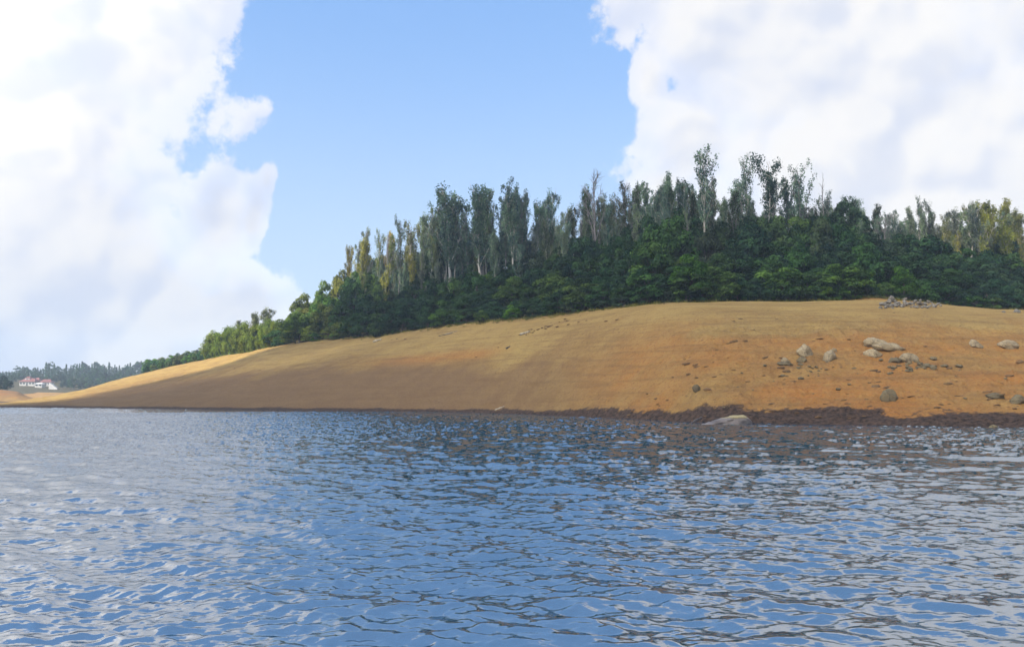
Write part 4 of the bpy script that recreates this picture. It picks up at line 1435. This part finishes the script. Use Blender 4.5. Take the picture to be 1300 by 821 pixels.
def house(px, py, D, w, d, h, rh, label, nwin, roof=M_ROOF, rz=0.0, upper=None):
    X = at_depth(px, D)
    Z = height_for(py, D)
    g = ground(X, D, FAR)
    root = empty("house", (X, D, g - 0.3), rz)
    tag(root, label, "house", "white houses on the opposite bank")
    base = max(0.4, Z - g + 0.3)
    obj("wall", box_mesh("wall", w, d, h + base, M_WALL), None, root)
    obj("roof", roof_mesh("roof", w, d, rh, roof, h + base + 0.003), None, root)
    for i in range(nwin):
        x = -w / 2 + w * (i + 0.5) / nwin
        if i == nwin // 2 and nwin > 2:
            obj("door", box_mesh("door", 1.0, 0.12, 2.1, M_DARKWIN, base), None, root, (x, -d / 2 - 0.03, 0))
        else:
            obj("window", box_mesh("window", 1.3, 0.12, 1.2, M_DARKWIN, base + 1.0), None, root, (x, -d / 2 - 0.03, 0))
    if upper:
        uw, ux = upper
        u = obj("upper_storey", box_mesh("upper_storey", uw, d * 0.6, 2.6, M_WALL, h + base), None, root, (ux, d * 0.1, 0))
        obj("upper_roof", roof_mesh("upper_roof", uw, d * 0.6, 1.3, roof, h + base + 2.603, 0.3), None, u)
        obj("window", box_mesh("window", 1.2, 0.12, 1.1, M_DARKWIN, h + base + 0.8), None, u, (0, -d * 0.3 - 0.03, 0))


house(37, 494.5, 585, 11.0, 7.0, 2.8, 2.4, "long white house with red roof and a small upper storey", 5, upper=(3.5, -1.2))
house(59, 494.0, 590, 7.5, 6.0, 2.7, 2.2, "white house with broad red roof at the right of the group", 3, rz=0.15)
house(50, 497.5, 574, 5.0, 4.0, 2.3, 1.0, "small white outbuilding in front, between the two red-roofed houses", 2, roof=M_CONC)
house(47, 490.0, 602, 4.5, 5.0, 3.0, 1.8, "narrow white house with red roof standing behind between the other two", 2)


def ramp():
    D = 566
    X = at_depth(68, D)
    g = ground(X, D, FAR)
    pts = [(-2.0, 0.0, 4.2), (0.3, 0, 2.2), (2.6, 0, 0.6)]
    v, f = [], []
    for (x, y, z) in pts:
        for dx, dz in ((-1.0, 0.4), (1.0, 0.4), (1.0, -4.0), (-1.0, -4.0)):
            v.append((x + dx, y - 1.2, z + dz))
        for dx, dz in ((-1.0, 0.4), (1.0, 0.4), (1.0, -4.0), (-1.0, -4.0)):
            v.append((x + dx, y + 1.2, z + dz))
    faces = []
    # one solid flight of broad steps
    import bmesh
    bm = bmesh.new()
    for k in range(7):
        x0, z1 = -3.0 + k * 0.85, 4.4 - k * 0.62
        m = bmesh.ops.create_cube(bm, size=1.0)
        for vv in m['verts']:
            vv.co = Vector((x0 + (vv.co.x + 0.5) * 0.85, vv.co.y * 2.6, -2.0 + (vv.co.z + 0.5) * (z1 + 2.0)))
    bmesh.ops.remove_doubles(bm, verts=bm.verts, dist=0.001)
    me = bpy.data.meshes.new("stone_stairs")
    bm.to_mesh(me)
    bm.free()
    me.materials.append(M_CONC)
    tag(obj("outdoor_stairs", me, None, None, (X, D, g + 0.2)), "white stepped ramp descending the bank right of the houses", "stairs")


ramp()

# ------------------------------------------------------------------ the cloud that shades the near slope, and the air
def build_cloud():
    """A cumulus high behind the boat; its shadow covers the slope but leaves the far left strip in sun."""
    ALT = 520.0
    # outline of the shade on the ground
    def gp(px, py):
        p, _ = on_slope(px, py)
        return np.array([p.x, p.y, p.z])
    edge = [gp(60, 508), gp(110, 503.5), gp(178, 494), gp(254, 482), gp(330, 467), gp(405, 449.5), gp(452, 436)]
    back = [np.array(crest_point(x, b)) for x, b in ((474, 5), (545, 14), (590, 70), (700, 120), (1000, 120), (1170, 70), (1215, 22), (1400, 22))]
    poly = [np.array([-190, 150, 0]), *edge, *back, np.array([230, 40, 0.0]), np.array([150, -60, 0.0]), np.array([-150, -60, 0.0]), np.array([-230, 60, 0.0])]
    k = np.array(SUN_DIR) / SUN_DIR.z
    pts = np.array([p + k * (ALT - p[2]) for p in poly])
    n = 160
    # resample the outline and give it a soft lumpy rim
    seg = np.linalg.norm(np.diff(np.vstack([pts, pts[:1]]), axis=0), axis=1)
    s = np.concatenate([[0], np.cumsum(seg)])
    u = np.linspace(0, s[-1], n, endpoint=False)
    cl = np.vstack([pts, pts[:1]])
    ring = np.stack([np.interp(u, s, cl[:, i]) for i in range(3)], 1)
    cen = ring.mean(0)
    rings, zs = [], [(1.0, 0), (0.975, 8), (0.95, 16), (0.92, 24), (0.80, 48), (0.58, 78), (0.30, 96), (0.02, 102)]
    V = []
    lo = [(0.02, -14), (0.40, -12), (0.75, -9), (0.93, -4), (0.97, -2)]
    for (q, dz) in lo + zs:
        rr = cen + (ring - cen) * q
        rr[:, 2] = ALT + dz + (9 * fbm(rr[:, 0] / 40, rr[:, 1] / 40, 3, 4) if dz else 0)
        V.append(rr)
    V = np.array(V)
    idx = np.arange(len(V) * n).reshape(len(V), n)
    a, b = idx[:-1], np.roll(idx, -1, 1)[:-1]
    c, d = np.roll(idx, -1, 1)[1:], idx[1:]
    F = np.stack([a, b, c, d], -1).reshape(-1, 4)
    core = np.repeat([min(1.0, (1 - q) / 0.08) for (q, dz) in lo + zs], n)
    me = mesh_from("cloud", V.reshape(-1, 3), F, True, dict(core=core))
    m, T, bs = material("cloud_vapour")
    T.n.remove(bs)
    df, tr, mx = T.new('ShaderNodeBsdfDiffuse'), T.new('ShaderNodeBsdfTransparent'), T.new('ShaderNodeMixShader')
    df.inputs[0].default_value = (0.9, 0.9, 0.92, 1)
    sx = T.new('ShaderNodeSeparateXYZ')
    T.put(sx.inputs[0], T.new('ShaderNodeNewGeometry').outputs['Position'])
    T.put(mx.inputs[0], T.m('MULTIPLY', T.ramp(sx.outputs[0], -640.0, -375.0, 0.70, 0.26), T.new('ShaderNodeAttribute', attribute_name='core').outputs['Fac']))      # thinner towards its right side
    T.l.new(tr.outputs[0], mx.inputs[1])
    T.l.new(df.outputs[0], mx.inputs[2])
    T.l.new(mx.outputs[0], T.n['Material Output'].inputs['Surface'])
    me.materials.append(m)
    tag(obj("cloud", me), kind='structure')


build_cloud()


def build_haze():
    me = box_mesh("haze", 2700, 2700, 112.0, None, -4.0) if False else None
    x = 1350.0
    v = [(-x, -x, -4), (x, -x, -4), (x, x, -4), (-x, x, -4), (-x, -x, 100), (x, -x, 100), (x, x, 100), (-x, x, 100)]
    f = [(0, 3, 2, 1), (4, 5, 6, 7), (0, 1, 5, 4), (1, 2, 6, 5), (2, 3, 7, 6), (3, 0, 4, 7)]
    me = mesh_from("haze", v, np.array(f), False)
    m, T, bs = material("valley_haze")
    T.n.remove(bs)
    pv = T.new('ShaderNodeVolumePrincipled')
    pv.inputs['Color'].default_value = (0.72, 0.86, 1.0, 1)
    pv.inputs['Density'].default_value = 0.00040
    pv.inputs['Anisotropy'].default_value = 0.0
    T.l.new(pv.outputs[0], T.n['Material Output'].inputs['Volume'])
    me.materials.append(m)
    tag(obj("haze", me), kind='stuff')


build_haze()
